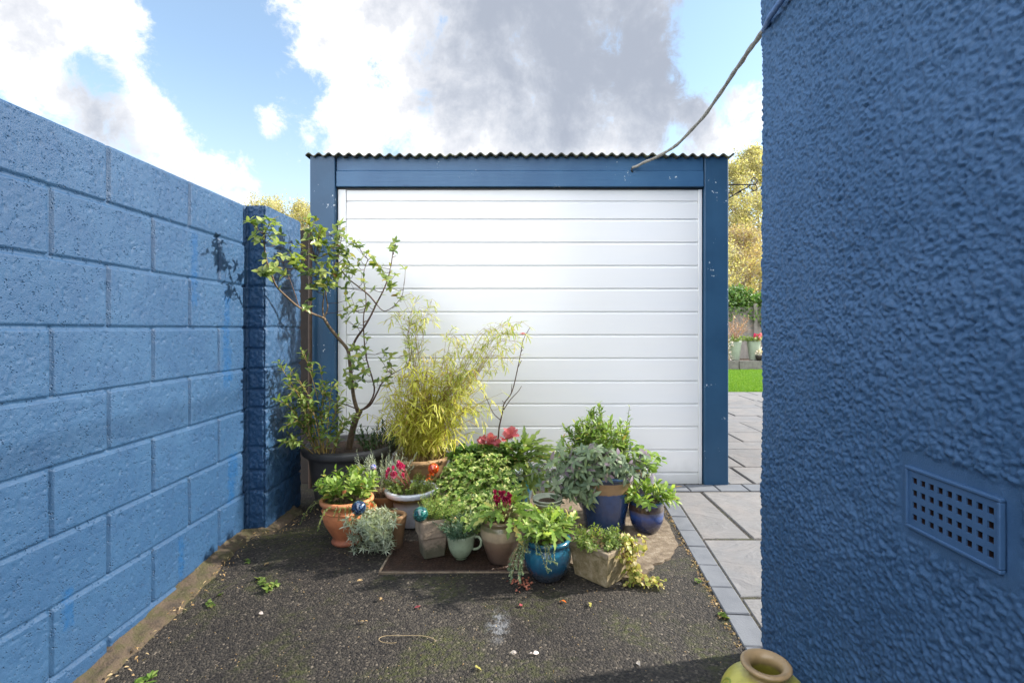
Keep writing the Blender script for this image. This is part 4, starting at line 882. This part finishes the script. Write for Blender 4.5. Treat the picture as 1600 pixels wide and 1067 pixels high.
# ---- k: large blue pot with purple sage and a leafy bush
M_nav = pot_mat('cobalt_glaze', [(0, (.012, .035, .10)), (.5, (.018, .06, .19)), (.70, (.02, .065, .20)), (.72, (.30, .19, .10)), (.90, (.34, .22, .12)), (.915, (.012, .035, .09)), (1, (.03, .07, .16))], 0, .31, .18, .9, .03)
bl, c_ = round_pot('blue_pot', (.465, 2.84, .008), [(.105, 0), (.112, .01), (.125, .10), (.140, .18), (.150, .225), (.156, .25), (.165, .285), (.175, .298), (.177, .308), (.167, .313)], M_nav, 'large cobalt blue pot with a tan band, full of purple sage and tall green mint', 'glazed pot', .9, 56)
fo = Fol('ovate', .15); sb = MB()
for k in range(125):
    xx_ = 918+random.gauss(0, 1)*34; tgt = P(xx_, random.uniform(700, 748 if xx_ > 935 else 786), random.uniform(2.60, 2.86)); 
    if tgt.x < .16: tgt.z = max(tgt.z, .3)
    b0 = c_+Vector((random.uniform(-.12, .08), random.uniform(-.12, .06), 0)); p = [Vector(q) for q in smooth_prof([tuple(b0), tuple(b0.lerp(tgt, .6)+Vector((0, 0, .06))), tuple(tgt)], 4)]
    sb.tube(p, .0016, 5); leaves_on(fo, p, 7, .046, .018, .4, .95, 65, .4, opposite=True); rosette(fo, tgt, (tgt-b0).normalized()+UP*.3+Vector((0, -.2, 0)), 7, .054, .021, 82, .5)
fo.build('sage_foliage', GP, bl); sb.build('sage_stem', simple('sage_stem', (.2, .15, .17)), bl)
fo = Fol('ovate'); sb = MB()
for k in range(120):
    xx_ = random.uniform(872, 980); e = (xx_, 648+abs(xx_-930)*.22+random.uniform(0, 62)**1.0, random.uniform(2.72, 2.98)) if k > 6 else (random.uniform(922, 940), random.uniform(630, 650), 2.85)
    tgt = P(*e); b0 = c_+Vector((random.uniform(-.08, .1), random.uniform(-.03, .1), 0)); p = [Vector(q) for q in smooth_prof([tuple(b0), tuple(b0.lerp(tgt, .5)+rv(.012)), tuple(tgt)], 5)]
    sb.tube(p, .0018, 5); leaves_on(fo, p, 22, .046, .016, .3, 1, 62, .3, opposite=True, upb=.7)
for k in range(7):
    tgt = P(random.uniform(966, 986), random.uniform(630, 690), 2.86); b0 = c_+Vector((.09, .02, 0)); p = [b0, b0.lerp(tgt, .5)+rv(.01), tgt]; sb.tube(p, .0014, 5); leaves_on(fo, p, 14, .028, .012, .3, 1, 55, .3)
fo.build('mint_foliage', G3, bl); sb.build('mint_stem', M_gstem, bl)
fo = Fol('round'); 
for k in range(34):
    p = P(random.uniform(962, 1022), random.uniform(684, 735), 2.82+random.uniform(-.08, .08)); fo.add(p, Vector((random.uniform(-.3, 1), random.uniform(-.8, .3), .1)), UP+rv(.3), random.uniform(.04, .055), .036, .3)
fo.build('round_leaf', G3, bl)
# ---- l: small dark blue pot
M_nv2 = pot_mat('dark_blue_glaze', [(0, (.015, .02, .04)), (.4, (.02, .035, .12)), (.55, (.03, .07, .26)), (.70, (.07, .07, .12)), (.72, (.05, .03, .025)), (.88, (.06, .035, .03)), (.90, (.02, .05, .14)), (1, (.03, .07, .17))], 0, .17, .15, 1.0, .06)
sm_, c_ = round_pot('small_blue_pot', (.685, 2.79, .008), [(.055, 0), (.065, .008), (.086, .05), (.094, .10), (.094, .13), (.090, .155), (.094, .165), (.088, .17)], M_nv2, 'small dark blue glazed pot of leafy greens at the right end by the paving', 'glazed pot', .92)
fo = Fol('ovate'); sb = MB(); clump(fo, sb, c_, .07, 40, .11, .95, .055, .021, 7, .5, 55, .0012, t0=.35, upb=.9, lean=(.1, -.1)); fo.build('leafy_foliage', G3, sm_); sb.build('leafy_stem', M_gstem, sm_)
# ---- m: pot behind with mirrored glass ball
pm, c_ = round_pot('mauve_pot', (.72, 3.08, .0), [(.06, 0), (.07, .1), (.085, .2), (.09, .26), (.085, .265)], pot_mat('mauve_glaze', [(0, (.10, .10, .14)), (1, (.22, .2, .27))], 0, .26, .2, .9), 'slim grey mauve pot tucked behind the large cobalt pot', 'glazed pot', .9)
fo = Fol('round'); sb = MB(); clump(fo, sb, c_, .05, 16, .15, .5, .05, .04, 5, .2, 60, .0014, t0=.4, upb=.9, lean=(-.1, 0)); fo.build('leafy_foliage', G3, pm); sb.build('leafy_stem', M_gstem, pm)
# ---- n: teal pot with poppies, heuchera and the bare twig
tl, c_ = round_pot('teal_pot', (-.04, 3.12, .008), [(.08, 0), (.095, .06), (.115, .15), (.125, .20), (.128, .22), (.121, .228)], pot_mat('teal_glaze', [(0, (.01, .05, .09)), (.7, (.015, .11, .18)), (.85, (.02, .16, .15)), (1, (.03, .2, .18))], 0, .22, .15, 1), 'teal glazed pot by the white door, poppy leaves spreading above it', 'glazed pot', .9)
fo = Fol('lobed', .2); spray(fo, [(832, 688, 3.0), (850, 700, 3.0), (856, 735, 2.95), (838, 752, 2.9), (812, 690, 3.05), (820, 700, 3.0), (790, 700, 3.0), (845, 715, 2.95), (858, 690, 2.98), (866, 710, 2.95), (842, 682, 3.0), (824, 684, 3.0), (850, 760, 2.86), (826, 765, 2.86), (800, 710, 2.95), (782, 725, 2.95), (835, 705, 2.9), (775, 712, 2.95), (828, 740, 2.88), (795, 740, 2.88), (805, 725, 2.9)], c_, .038, .5, 5); fo.build('poppy_foliage', G2, tl); SPT.build('poppy_stem', M_gstem, tl); SPT = MB()
twg, c2 = round_pot('twig_tree_pot', (-.18, 3.33, 0), [(.09, 0), (.11, .12), (.12, .2), (.115, .205)], M_black, 'bare dark sapling twig rising above crimson leaves in front of the white door', 'potted sapling', .9)
tb = MB()
def limb2(l, r0, r1): p = pxpath(l); n = len(p); tb.tube(p, [r0+(r1-r0)*i/(n-1) for i in range(n)], 7); return p
limb2([(772, 735, 3.32), (778, 690, 3.3), (780, 668, 3.3), (785, 645, 3.3), (788, 630, 3.3), (800, 612, 3.3), (809, 575, 3.28), (814, 550, 3.27), (818, 530, 3.26), (828, 512, 3.25)], .006, .0018)
limb2([(782, 656, 3.3), (770, 644, 3.3), (758, 618, 3.28), (745, 600, 3.26)], .003, .0012); limb2([(787, 640, 3.3), (797, 625, 3.28), (810, 611, 3.26), (815, 603, 3.26)], .0035, .0015)
for a in [((788, 630), (785, 626)), ((809, 575), (815, 563)), ((814, 550), (817, 546)), ((799, 613), (800, 600))]: tb.tube([P(*a[0], 3.29), P(*a[1], 3.27)], .002, 5)
tb.build('bare_stem', M_twig, twg, True)
fo = Fol('lobed', .2)
for (x, y, n_) in ((765, 688, 8), (758, 692, 6), (790, 684, 7), (797, 678, 6), (770, 694, 6)):
    p = P(x, y+2, 3.02); 
    for k in range(n_):
        a = random.uniform(0, 6.28); fo.add(p, Vector((math.cos(a), math.sin(a)*.4-.3, abs(random.gauss(.5, .4)))), UP+Vector((0, -.8, 0))+rv(.3), .058, .052, .2)
fo.build('crimson_leaf', GR, twg)
fo = Fol('ovate')
for (x, y) in ((790, 520), (800, 522), (782, 524)): fo.add(P(x, y, 3.2), Vector((random.uniform(-1, 1), 0, -.6)), UP+rv(.4), .04, .02, .2)
fo.build('green_leaf', G3, twg)
fo = Fol('lance')
for (x, y, dx) in ((805, 515, -1), (812, 521, 1), (815, 520, .6)): fo.add(P(x, y, 3.2), Vector((dx, 0, -.1)), UP+Vector((0, -.6, 0)), .035, .01, .2)
fo.build('red_leaf', leafmat('red_leaf', [(0, (.5, .02, .01)), (1, (.65, .1, .05))]), twg)
# ---- o: mound of variegated leaves in the middle
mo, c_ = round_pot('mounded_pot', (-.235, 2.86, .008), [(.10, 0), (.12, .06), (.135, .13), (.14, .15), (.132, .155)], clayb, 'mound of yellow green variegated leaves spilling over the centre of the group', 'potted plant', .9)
fo = Fol('ovate', .2); sb = MB()
for k in range(480):
    x = random.uniform(682, 812); y = random.uniform(706, 832); 
    if ((x-748)/68)**2+((y-768)/66)**2 > 1: continue
    tgt = P(x, y, 2.86-(y-700)/125*.42+random.uniform(-.06, .06)); b0 = c_+Vector((random.uniform(-.1, .1), random.uniform(-.1, .1), 0)); p = [Vector(q) for q in smooth_prof([tuple(b0), tuple(b0.lerp(tgt, .6)+Vector((0, 0, .04))), tuple(tgt)], 4)]
    sb.tube(p, .001, 4); leaves_on(fo, p, 9, .024, .016, .45, 1, 65, .25, opposite=True, upb=.9); rosette(fo, tgt, (tgt-b0).normalized()+UP, 6, .024, .016, 75)
fo.build('variegated_foliage', GV, mo); sb.build('trailing_stem', M_gstem, mo)
iv, c_ = round_pot('ivy_pot', (-.36, 3.2, 0), [(.10, 0), (.12, .1), (.135, .2), (.13, .205)], clayb, 'dense mid green ivy mound behind the variegated plant, under the crimson leaves', 'potted ivy', .9)
fo = Fol('ovate', .2); sb = MB()
for k in range(230):
    tgt = P(random.uniform(702, 822), random.uniform(694, 750), random.uniform(2.98, 3.16)); b0 = c_+Vector((random.uniform(-.1, .1), random.uniform(-.1, .1), 0)); p = [Vector(q) for q in smooth_prof([tuple(b0), tuple(b0.lerp(tgt, .6)+Vector((0, 0, .05))), tuple(tgt)], 4)]
    sb.tube(p, .001, 4); leaves_on(fo, p, 7, .034, .024, .45, 1, 65, .25, upb=1); rosette(fo, tgt, UP+rv(.3), 5, .034, .025, 75)
fo.build('ivy_foliage', leafmat('ivy_leaf', [(0, (.04, .10, .018)), (.6, (.11, .22, .04)), (.93, (.26, .4, .08)), (1, (.4, .2, .08))], .35), iv); sb.build('ivy_stem', M_gstem, iv)
# ---- p: two saucers stacked on an upturned pot
st_, c_ = round_pot('tan_pot', (.125, 2.68, .008), [(.05, 0), (.056, .07), (.062, .155), (.064, .172), (.060, .178)], clayb, 'plain tan clay pot under the two stacked green saucers', 'clay pot', .9)
M_sauc = pot_mat('sage_saucer', [(0, (.24, .27, .19)), (1, (.42, .46, .36))], 0, .02, .4, .3)
for k, lab in enumerate(('pale sage green saucer, lower of the stacked pair', 'pale sage green saucer holding leaf litter, upper of the stacked pair')):
    cc = Vector((.136, 2.66, .187+k*.016)); t = thing('saucer', cc, lab, 'saucer', 'stacked saucers'); m = MB()
    m.lathe(smooth_prof([(.045, 0), (.06, .004), (.074, .018), (.079, .026), (.076, .028), (.07, .016), (.055, .009), (.002, .008)], 3), cc, 36); m.build('dish', M_sauc, t, True)
    if k: m = MB(); m.lathe([(.048, .011), (.03, .014), (.002, .016)], cc, 20); m.build('leaf_litter', M_soil, t)
# ---- glass balls
def glass(name, c1, c2, c3, metal=.0):
    m, q = mat(name); n_ = q.noise(q.co, 45, 3, .5, 2.5); q.set(q.bs.inputs['Base Color'], q.ramp(n_, [(.42, c1), (.54, c2), (.70, c3)]))
    q.bs.inputs['Roughness'].default_value = .05; q.bs.inputs['Coat Weight'].default_value = 1; q.bs.inputs['Metallic'].default_value = metal; q.bs.inputs['Transmission Weight'].default_value = .15; return m
for (x, y, Y, r, mt, lab) in [
    (560.5, 793, 2.50, .036, glass('marbled_blue_glass', (.005, .012, .04), (.01, .04, .12), (.16, .24, .34)), 'marbled dark blue glass ball beside the terracotta pot'),
    (657, 803, 2.42, .036, glass('marbled_green_glass', (.005, .05, .055), (.015, .13, .12), (.10, .30, .25)), 'marbled sea green glass ball on the rim of the square stone pot'),
    (677, 732, 2.88, .032, glass('marbled_orange_glass', (.4, .02, .005), (.6, .07, .01), (.8, .28, .06)), 'marbled orange red glass ball above the pale pot, near the bamboo rim'),
    (583, 730, 2.80, .018, glass('swirled_white_glass', (.02, .05, .35), (.55, .55, .6), (.6, .05, .02)), 'small white, blue and red swirled glass ball among the dry lavender'),
    (809, 738, 2.93, .034, glass('clear_silver_glass', (.5, .52, .5), (.62, .66, .6), (.7, .75, .7), .7), 'smoky clear glass ball among the poppy leaves at the teal pot'),
    (1009, 738, 2.93, .033, glass('bright_silver_glass', (.55, .53, .5), (.68, .67, .62), (.75, .75, .72), .7), 'silvery clear glass ball at the right of the sage, beside the white door foot')]:
    c = P(x, y, Y); t = thing('glass_ball', c, lab, 'glass ball', 'glass garden balls'); m = MB(); m.ball(c, r, 28); m.build('ball', mt, t, True)
    
fo = Fol('petal'); 
for k in range(20): fo.add(P(671+random.uniform(-5, 5), 744+random.uniform(-5, 4), 2.85), rv(1), rv(1), .016, .012, .2)
o_ = fo.build('orange_flower', FO, origin=P(671, 744, 2.85)); tag(o_, 'small orange flower head just below the orange glass ball', 'flower')
bq = thing('block', G(700, 757)+Vector((0, .3, 0)), 'pale grey block set against the foot of the white door', 'concrete block'); m = MB(); l_ = bq.location; m.box((l_.x-.05, l_.y-.1, 0), (l_.x+.06, l_.y+.02, .10), .004); m.build('block_body', simple('pale_block', (.45, .45, .46), (.36, .36, .36), .9, 20, .002), bq)
# ---- yellow urn in the corner by the house
M_yel = pot_mat('yellow_ochre_glaze', [(0, (.30, .28, .05)), (.6, (.52, .46, .07)), (.8, (.50, .46, .09)), (.86, (.30, .22, .10)), (1, (.40, .27, .14))], 0, .21, .4, .3, .1)
yu = Vector((.667, 1.385, 0)); u = thing('yellow_urn', yu, 'mustard yellow urn with a wide rolled lip standing at the foot of the house wall', 'urn'); m = MB()
m.lathe(smooth_prof([(.002, 0), (.07, 0), (.08, .02), (.110, .07), (.117, .112), (.098, .150), (.066, .168), (.048, .176), (.047, .184), (.058, .194), (.065, .201), (.063, .207), (.055, .208), (.041, .200), (.039, .18), (.06, .14), (.08, .08), (.002, .02)], 4), yu, 56); m.build('body', M_yel, u, True)
m = MB()
for (ph, zz) in ((-125, .143), (-62, .136), (-185, .136)):
    pts = []
    for k in range(26):
        a = k*.42; r = .004+.0009*k; pp = R(ph)+r*math.cos(a)/.11; z_ = zz+r*math.sin(a)*.8; rr_ = float(np.interp(z_, [.112, .150, .168], [.117, .098, .066]))+.001; pts.append(yu+Vector((rr_*math.cos(pp), rr_*math.sin(pp), z_)))
    m.tube(pts, .0035, 6)
m.build('scroll_relief', simple('olive_relief', (.30, .34, .06), (.24, .28, .05), .45), u, True)
# ---- metal cover
A, B_ = G(596, 893), G(850, 893); y0, y1 = 2.335, 2.66
mc = thing('metal_cover', ((A.x+.12)/2, 2.5, 0), 'rusty brown checker plate cover lying on the asphalt under the pots', 'metal cover')
m = MB(); m.box((A.x, y0, -.01), (.10, y1, .004), .002); m.build('plate', M_rust, mc)
m = MB()
for i in range(34):
    for j in range(15):
        x = A.x+.015+i*.0215; y = y0+.014+j*.0215
        if x > .09: continue
        a = R(45 if (i+j) % 2 else -45); M = Matrix.Translation((x, y, .0045)) @ Matrix.Rotation(a, 4, 'Z'); m.box((-.008, -.002, 0), (.008, .002, .0022), .0008, M)
m.build('tread_pattern', simple('worn_steel', (.085, .060, .05), (.04, .026, .02), .4, 60, metal=.4), mc)
m = MB(); m.box((A.x-.012, y0-.014, -.02), (.12, y0-.003, .003), .002); m.box((A.x-.014, y0-.002, -.02), (A.x-.003, y1+.02, .003), .002); m.build('frame', M_conc, mc)
# ---- litter, weeds
LIT = [((597, 935), 'pale tan scrap of leaf in the left half of the asphalt', GD), ((569, 969), 'small buff leaf scrap on the asphalt, lower left', GD), ((813, 949), 'orange brown leaf scrap below the turquoise pot', GR), ((923, 947), 'cream leaf scrap on the asphalt below the sandstone planter', GC), ((833, 1023), 'white curled scrap near the bottom centre of the asphalt', FW),
       ((807, 1022), 'small pink leaf scrap near the bottom of the asphalt', FW), ((743, 1045), 'yellow leaf scrap at the bottom edge of the asphalt', GC), ((655, 950), 'rusty twig scrap on the left of the asphalt', GR), ((996, 1035), 'pale scrap near the yellow urn', FW), ((565, 905), 'straw coloured leaf at the cover corner', GD), ((405, 942), 'pale scrap near the left wall weeds', FW),
       ((418, 876), 'pale straw scrap beside the mortar strip', GD), ((877, 940), 'tiny orange scrap in front of the turquoise pot', FO)]
for (xy, lab, mt) in LIT:
    g = G(*xy); g.z = float(gz(g.x, g.y))+.006; fo = Fol('ovate')
    fo.add(g, Vector((random.uniform(-1, 1), random.uniform(-1, 1), .15)), UP+rv(.3), .022, .014, .4); fo.add(g+rv(.002), Vector((random.uniform(-1, 1), random.uniform(-1, 1), .2)), UP+rv(.3), .012, .01, .5)
    tag(fo.build('fallen_leaf', mt, origin=g), lab, 'fallen leaf', 'litter on the asphalt')
fo = Fol('tiny', .5)
for k in range(700):
    x, y = random.uniform(-1.35, .75), random.uniform(1.55, 3.3); fo.add((x, y, float(gz(x, y))+.003), rv(1)*Vector((1, 1, .1)), UP+rv(.4), random.uniform(.003, .009), random.uniform(.002, .005), .3)
tag(fo.build('grit', GD), 'pale specks of leaf and grit scattered over the asphalt', None, None, 'stuff')
for (pts_, lab) in [([(410, 900), (415, 905), (422, 908), (430, 905), (418, 912), (405, 896)], 'pale green creeping weed on the asphalt near the left wall'), ([(212, 1028), (225, 1022), (232, 1030), (238, 1020), (205, 1045)], 'bright green broad leaved weed at the bottom of the block wall'), ([(386, 871), (388, 874)], 'tiny green weed at the foot of the wall pier'), ([(325, 925), (343, 915), (330, 928)], 'tiny green seedlings along the mortar strip'), ([(1090, 908), (1092, 911)], 'small seedling against the paving edge by the drive'), ([(1125, 960), (1130, 963), (1135, 966)], 'small green weed in the gap beside the paving edge')]:
    g0 = G(*pts_[0]); fo = Fol('ovate')
    for xy in pts_:
        g = G(*xy); g.z = float(gz(g.x, g.y))+.008; rosette(fo, g, UP+rv(.2), 7 if len(pts_) > 2 else 4, .028 if len(pts_) > 3 else .018, .014, 75)
    tag(fo.build('weed', G3 if 'bright' in lab else G2, origin=g0), lab, 'weed', 'weeds in the cracks')
g = G(610, 1000); m = MB(); m.tube([G(610+18*math.cos(a)+(8*a if a > 4.5 else 0)*1.0, 1000+6*math.sin(a)) + Vector((0, 0, .004)) for a in np.linspace(1, 7, 24)], .0012, 5)
tag(m.build('tendril', simple('straw_tendril', (.4, .3, .17)), origin=g), 'thin dry curled tendril lying on the asphalt, lower centre left', 'tendril')
fo = Fol('ovate')
for k in range(60):
    g = G(random.gauss(815, 8), random.gauss(914, 5)); fo.add((g.x, g.y, random.uniform(.003, .012)), rv(1)*Vector((1, 1, .2)), UP+rv(.5), random.uniform(.008, .016), .009, .5)
tag(fo.build('crumbs', leafmat('brick_crumb', [(0, (.28, .08, .05)), (1, (.5, .2, .13))], 0, .9)), 'crumbs of red brick on the asphalt at the turquoise pot foot', None, None, 'stuff')
fo = Fol('ovate')
for k in range(260):
    t_ = random.random(); e = eA.lerp(Vector((.9, 3.2, 0)), t_); s_ = -random.random()**2*.03; fo.add((e.x+s_, e.y, .003), rv(1)*Vector((1, 1, .1)), UP+rv(.5), random.uniform(.005, .016), random.uniform(.003, .008), .4)
for k in range(160):
    Yk = random.uniform(1.6, 3.1); Xk = (-1.40 if Yk < 2.75 else -1.28)+random.gauss(0, .03); fo.add((Xk, Yk, float(gz(Xk, Yk))+.02), rv(1)*Vector((1, 1, .1)), UP+rv(.5), random.uniform(.006, .02), random.uniform(.003, .008), .4)
tag(fo.build('leaf_litter', GD), 'brown leaf litter gathered along the paving edge and wall foot', None, None, 'stuff')
# ------------------------------------------------------------------ garden behind
fo = Fol('needle', .1); N = 42000
for k in range(N):
    Y = random.uniform(8.85, 13.5); X_ = random.uniform(.36, .52)*Y if random.random() < .9 else random.uniform(.3, .7)*Y
    fo.add((X_, Y, -.01), (random.gauss(0, .35), random.gauss(0, .35), 1), (random.gauss(0, 1), random.gauss(0, 1), 0), random.uniform(.03, .055), .006, random.uniform(-.4, .4))
tag(fo.build('grass', M_grass), 'short bright green lawn grass beyond the patio', None, None, 'stuff')
M_sleep = simple('weathered_sleeper', (.20, .19, .17), (.13, .12, .11), .9, 12, .004, 60)
sl_ = thing('raised_bed_edge', (6, 13.55, 0), 'low weathered grey timber sleeper edging the end of the lawn', 'sleeper edging')
for k in range(6):
    m = MB(); m.box((3.4+k*1.2, 13.5, -.02), (3.4+k*1.2+1.18, 13.7, .24), .01); m.build('sleeper', M_sleep, sl_)
m = MB(); m.add([(3.4, 13.7, .2), (10.6, 13.7, .2), (10.6, 15.2, .2), (3.4, 15.2, .2)], [(0, 1, 2, 3)]); tag(m.build('bed_soil', M_soil), kind='structure')
M_fence = simple('grey_fence_board', (.27, .245, .22), (.19, .175, .16), .9, 5, .003, 40)
fe = thing('garden_fence', (7, 15.3, 0), 'grey closeboard timber fence at the end of the garden', 'fence')
m = MB()
for k in range(62): m.box((3.2+k*.12, 15.3+.006*(k % 2), 0), (3.2+k*.12+.115, 15.32+.006*(k % 2), 1.74+random.uniform(-.01, .01)))
m.build('boards', M_fence, fe)
for x in (5.2, 7.02, 8.8): m = MB(); m.box((x-.05, 15.21, 0), (x+.05, 15.295, 1.85), .01); m.build('fence_post', M_fence, fe)
M_gp = simple('sage_planter', (.33, .37, .30), (.27, .31, .25), .6, 10)
GPL = [(1150, 10, 'tall sage green tapered planter with a bare orange twigged shrub, by the garage corner', 'left'), (1181, 9, 'tall sage green tapered planter with red flowers, by the house corner', 'right')]
for (x, hw, lab, side) in GPL:
    Y = 13.6+.05; s_ = Y/F; c = Vector(((x-VX)*s_, Y+.12, .24)); t = thing('tapered_planter', c, lab, 'planter', 'tall planters on the sleeper'); m = MB(); r1 = hw*1.12*s_
    m.lathe([(.002, 0), (r1*.62, 0), (r1*.68, .02), (r1, .50), (r1, .52), (r1*.9, .52), (r1*.85, .46), (.002, .46)], c, 28); m.build('planter', M_gp, t, True)
    fo = Fol('ovate'); clump(fo, None, c+Vector((0, 0, .47)), r1*.8, 30, .2, .8, .07, .04, 7, .6, 60); fo.build('foliage', G2, t)
    if side == 'left':
        tb = MB(); fo = Fol('ovate')
        for k in range(22):
            p = path(c+Vector((0, 0, .46)), (random.gauss(0, .28)+.12, random.gauss(0, .2), 1), random.uniform(.5, .95), 7, .1, .5); tb.tube(p, [.008-.001*i for i in range(7)], 5); leaves_on(fo, p, 6, .05, .03, .5, 1, 60)
            for t_ in (.4, .6, .8): pp, dd_ = along(p, t_); tb.tube(path(pp, dd_+rv(.6), .25, 4, 0, .3), .003, 4)
        tb.build('twig', simple('orange_twig', (.42, .22, .13), (.34, .17, .1)), t); fo.build('dead_leaf', GD, t)
    else:
        fo = Fol('petal')
        for k in range(70): p = c+Vector((random.gauss(.12, .07), random.gauss(-.05, .05), .62+random.gauss(0, .05))); fo.add(p, rv(1), rv(1), .06, .05, .2)
        fo.build('red_flower', FM, t)
c = Vector((6.42, 13.62, .24)); t = thing('basket_planter', c, 'dark basket of pale pink flowers hanging at the sleeper end by the house corner', 'flower basket'); m = MB(); m.lathe([(.002, 0), (.09, 0), (.14, .1), (.15, .16), (.002, .14)], c+Vector((0, -.02, -.02)), 20); m.build('basket', M_dark, t, True)
fo = Fol('petal'); [fo.add(c+Vector((random.gauss(0, .06), -.05+random.gauss(0, .04), .22+random.gauss(0, .04))), rv(1), rv(1), .06, .05, .2) for k in range(60)]; fo.build('pink_flower', FW, t)
c = Vector((5.57, 13.62, .24)); t = thing('white_flower_plant', c, 'white flowering plant hanging beside the garage post in the garden', 'flowering plant')
fo = Fol('petal'); [fo.add(c+Vector((random.gauss(0, .05), random.gauss(0, .04), random.uniform(.0, .6))), rv(1), rv(1), .05, .05, .2) for k in range(60)]; fo.build('white_flower', FW, t)
m = MB(); m.tube([c, c+Vector((-.02, 0, .7))], .01, 6); m.build('cane', M_stem, t)
# hedge above the fence
fo = Fol('ovate')
for k in range(9000):
    x = random.uniform(4.8, 8.2); z = random.uniform(1.2, 2.15)+.28*(vn(x, 0., .6, 50)); y = 15.75+random.gauss(0, .28)-.1; fo.add((x, y, z), rv(1)+Vector((0, -.5, -.2)), UP+rv(.4)+Vector((0, -.4, 0)), random.uniform(.06, .11), .055, .3)
hg = thing('hedge', (6.5, 15.7, 0), 'dark green ivy covered hedge showing over the fence', 'hedge'); fo.build('foliage', leafmat('hedge_leaf', [(0, (.04, .10, .02)), (.6, (.09, .19, .035)), (1, (.2, .3, .07))]), hg)
m = MB(); [m.tube(path((x, 15.7, 0), (0, 0, 1), 1.9, 6, 0, .3), .03, 6) for x in (5.3, 6.1, 6.9, 7.7)]; m.build('trunk', M_bark, hg)
M_aut = leafmat('autumn_birch_leaf', [(0, (.30, .26, .13)), (.4, (.46, .40, .22)), (.75, (.66, .58, .36)), (1, (.40, .42, .2))], .5, .6)
M_aut2 = leafmat('autumn_bush_leaf', [(0, (.34, .24, .17)), (.5, (.46, .34, .24)), (1, (.48, .44, .22))], .5, .6)
M_pale_bark = simple('pale_bark', (.5, .44, .36), (.3, .25, .2), .9, 8)
def tree(x, y, H, Wd, label, mt, n=9000, lf=.13, base=.12, seed=0):
    random.seed(seed); t = thing('autumn_tree', (x, y, 0), label, 'tree', 'autumn trees behind the garden'); tb = MB(); fo = Fol('tiny', .3)
    tp_ = path((x, y, 0), (0, 0, 1), H*.97, 12, 0, .12); tb.tube(tp_, [max(.012, .13*(1-i/11)) for i in range(12)], 8); ends = []
    for k in range(46):
        tt = base+(1-base)*(k/46); p, d = along(tp_, min(tt, .99)); a = k*2.4; Lb = Wd*(math.sin(math.pi*min(1, (tt-base)/(1-base)*.86+.12))**.7)*random.uniform(.55, 1.1)
        q_ = path(p, (math.cos(a), math.sin(a), random.uniform(.7, 1.5)), max(.3, Lb*1.5), 7, -.1, .35); tb.tube(q_, [.035*(1-i/7)+.006 for i in range(7)], 5); ends.append(q_)
        for t3 in (.4, .6, .8):
            pp, dd_ = along(q_, t3); q3 = path(pp, dd_+rv(.6), Lb*.5+.15, 5, .2, .4); tb.tube(q3, .008, 4); ends.append(q3)
    for k in range(n):
        q_ = random.choice(ends); p, d = along(q_, random.uniform(.25, 1)*.999); p = p+rv(.16); fo.add(p, rv(1)+Vector((0, 0, -.6)), rv(1)+UP*.5, lf*random.uniform(.6, 1.2), lf*.7, .2)
    tb.build('trunk', M_pale_bark, t, True); fo.build('crown', mt, t)
tree(11.7, 28, 10.2, 1.5, 'golden autumn birch just right of the garage post, the shorter one', M_aut, 15000, .12, seed=1)
tree(13.5, 29, 11.6, 1.7, 'tallest golden autumn birch, rising beside the house corner', M_aut, 17000, .12, seed=2)
tree(10.4, 24.5, 5.6, 1.9, 'russet autumn bush low behind the hedge', M_aut2, 11000, .11, .05, seed=3)
tree(9.0, 23, 4.6, 1.4, 'yellow autumn bush low behind the garage post', M_aut, 6000, .11, .05, seed=9)
tree(12.2, 23, 4.2, 1.6, 'yellow green autumn bush low beside the house corner', M_aut, 9000, .11, .05, seed=8)
tree(-13.3, 26, 7.5, 2.0, 'golden treetop over the block wall, left of the pier', M_aut, 12000, .10, seed=4)
tree(-10.9, 26, 7.4, 1.9, 'golden treetop over the block wall, nearest the garage post', M_aut, 12000, .10, seed=5)
tree(-16.0, 27, 6.8, 1.6, 'golden treetop furthest left behind the block wall', M_aut, 5000, .10, seed=6)
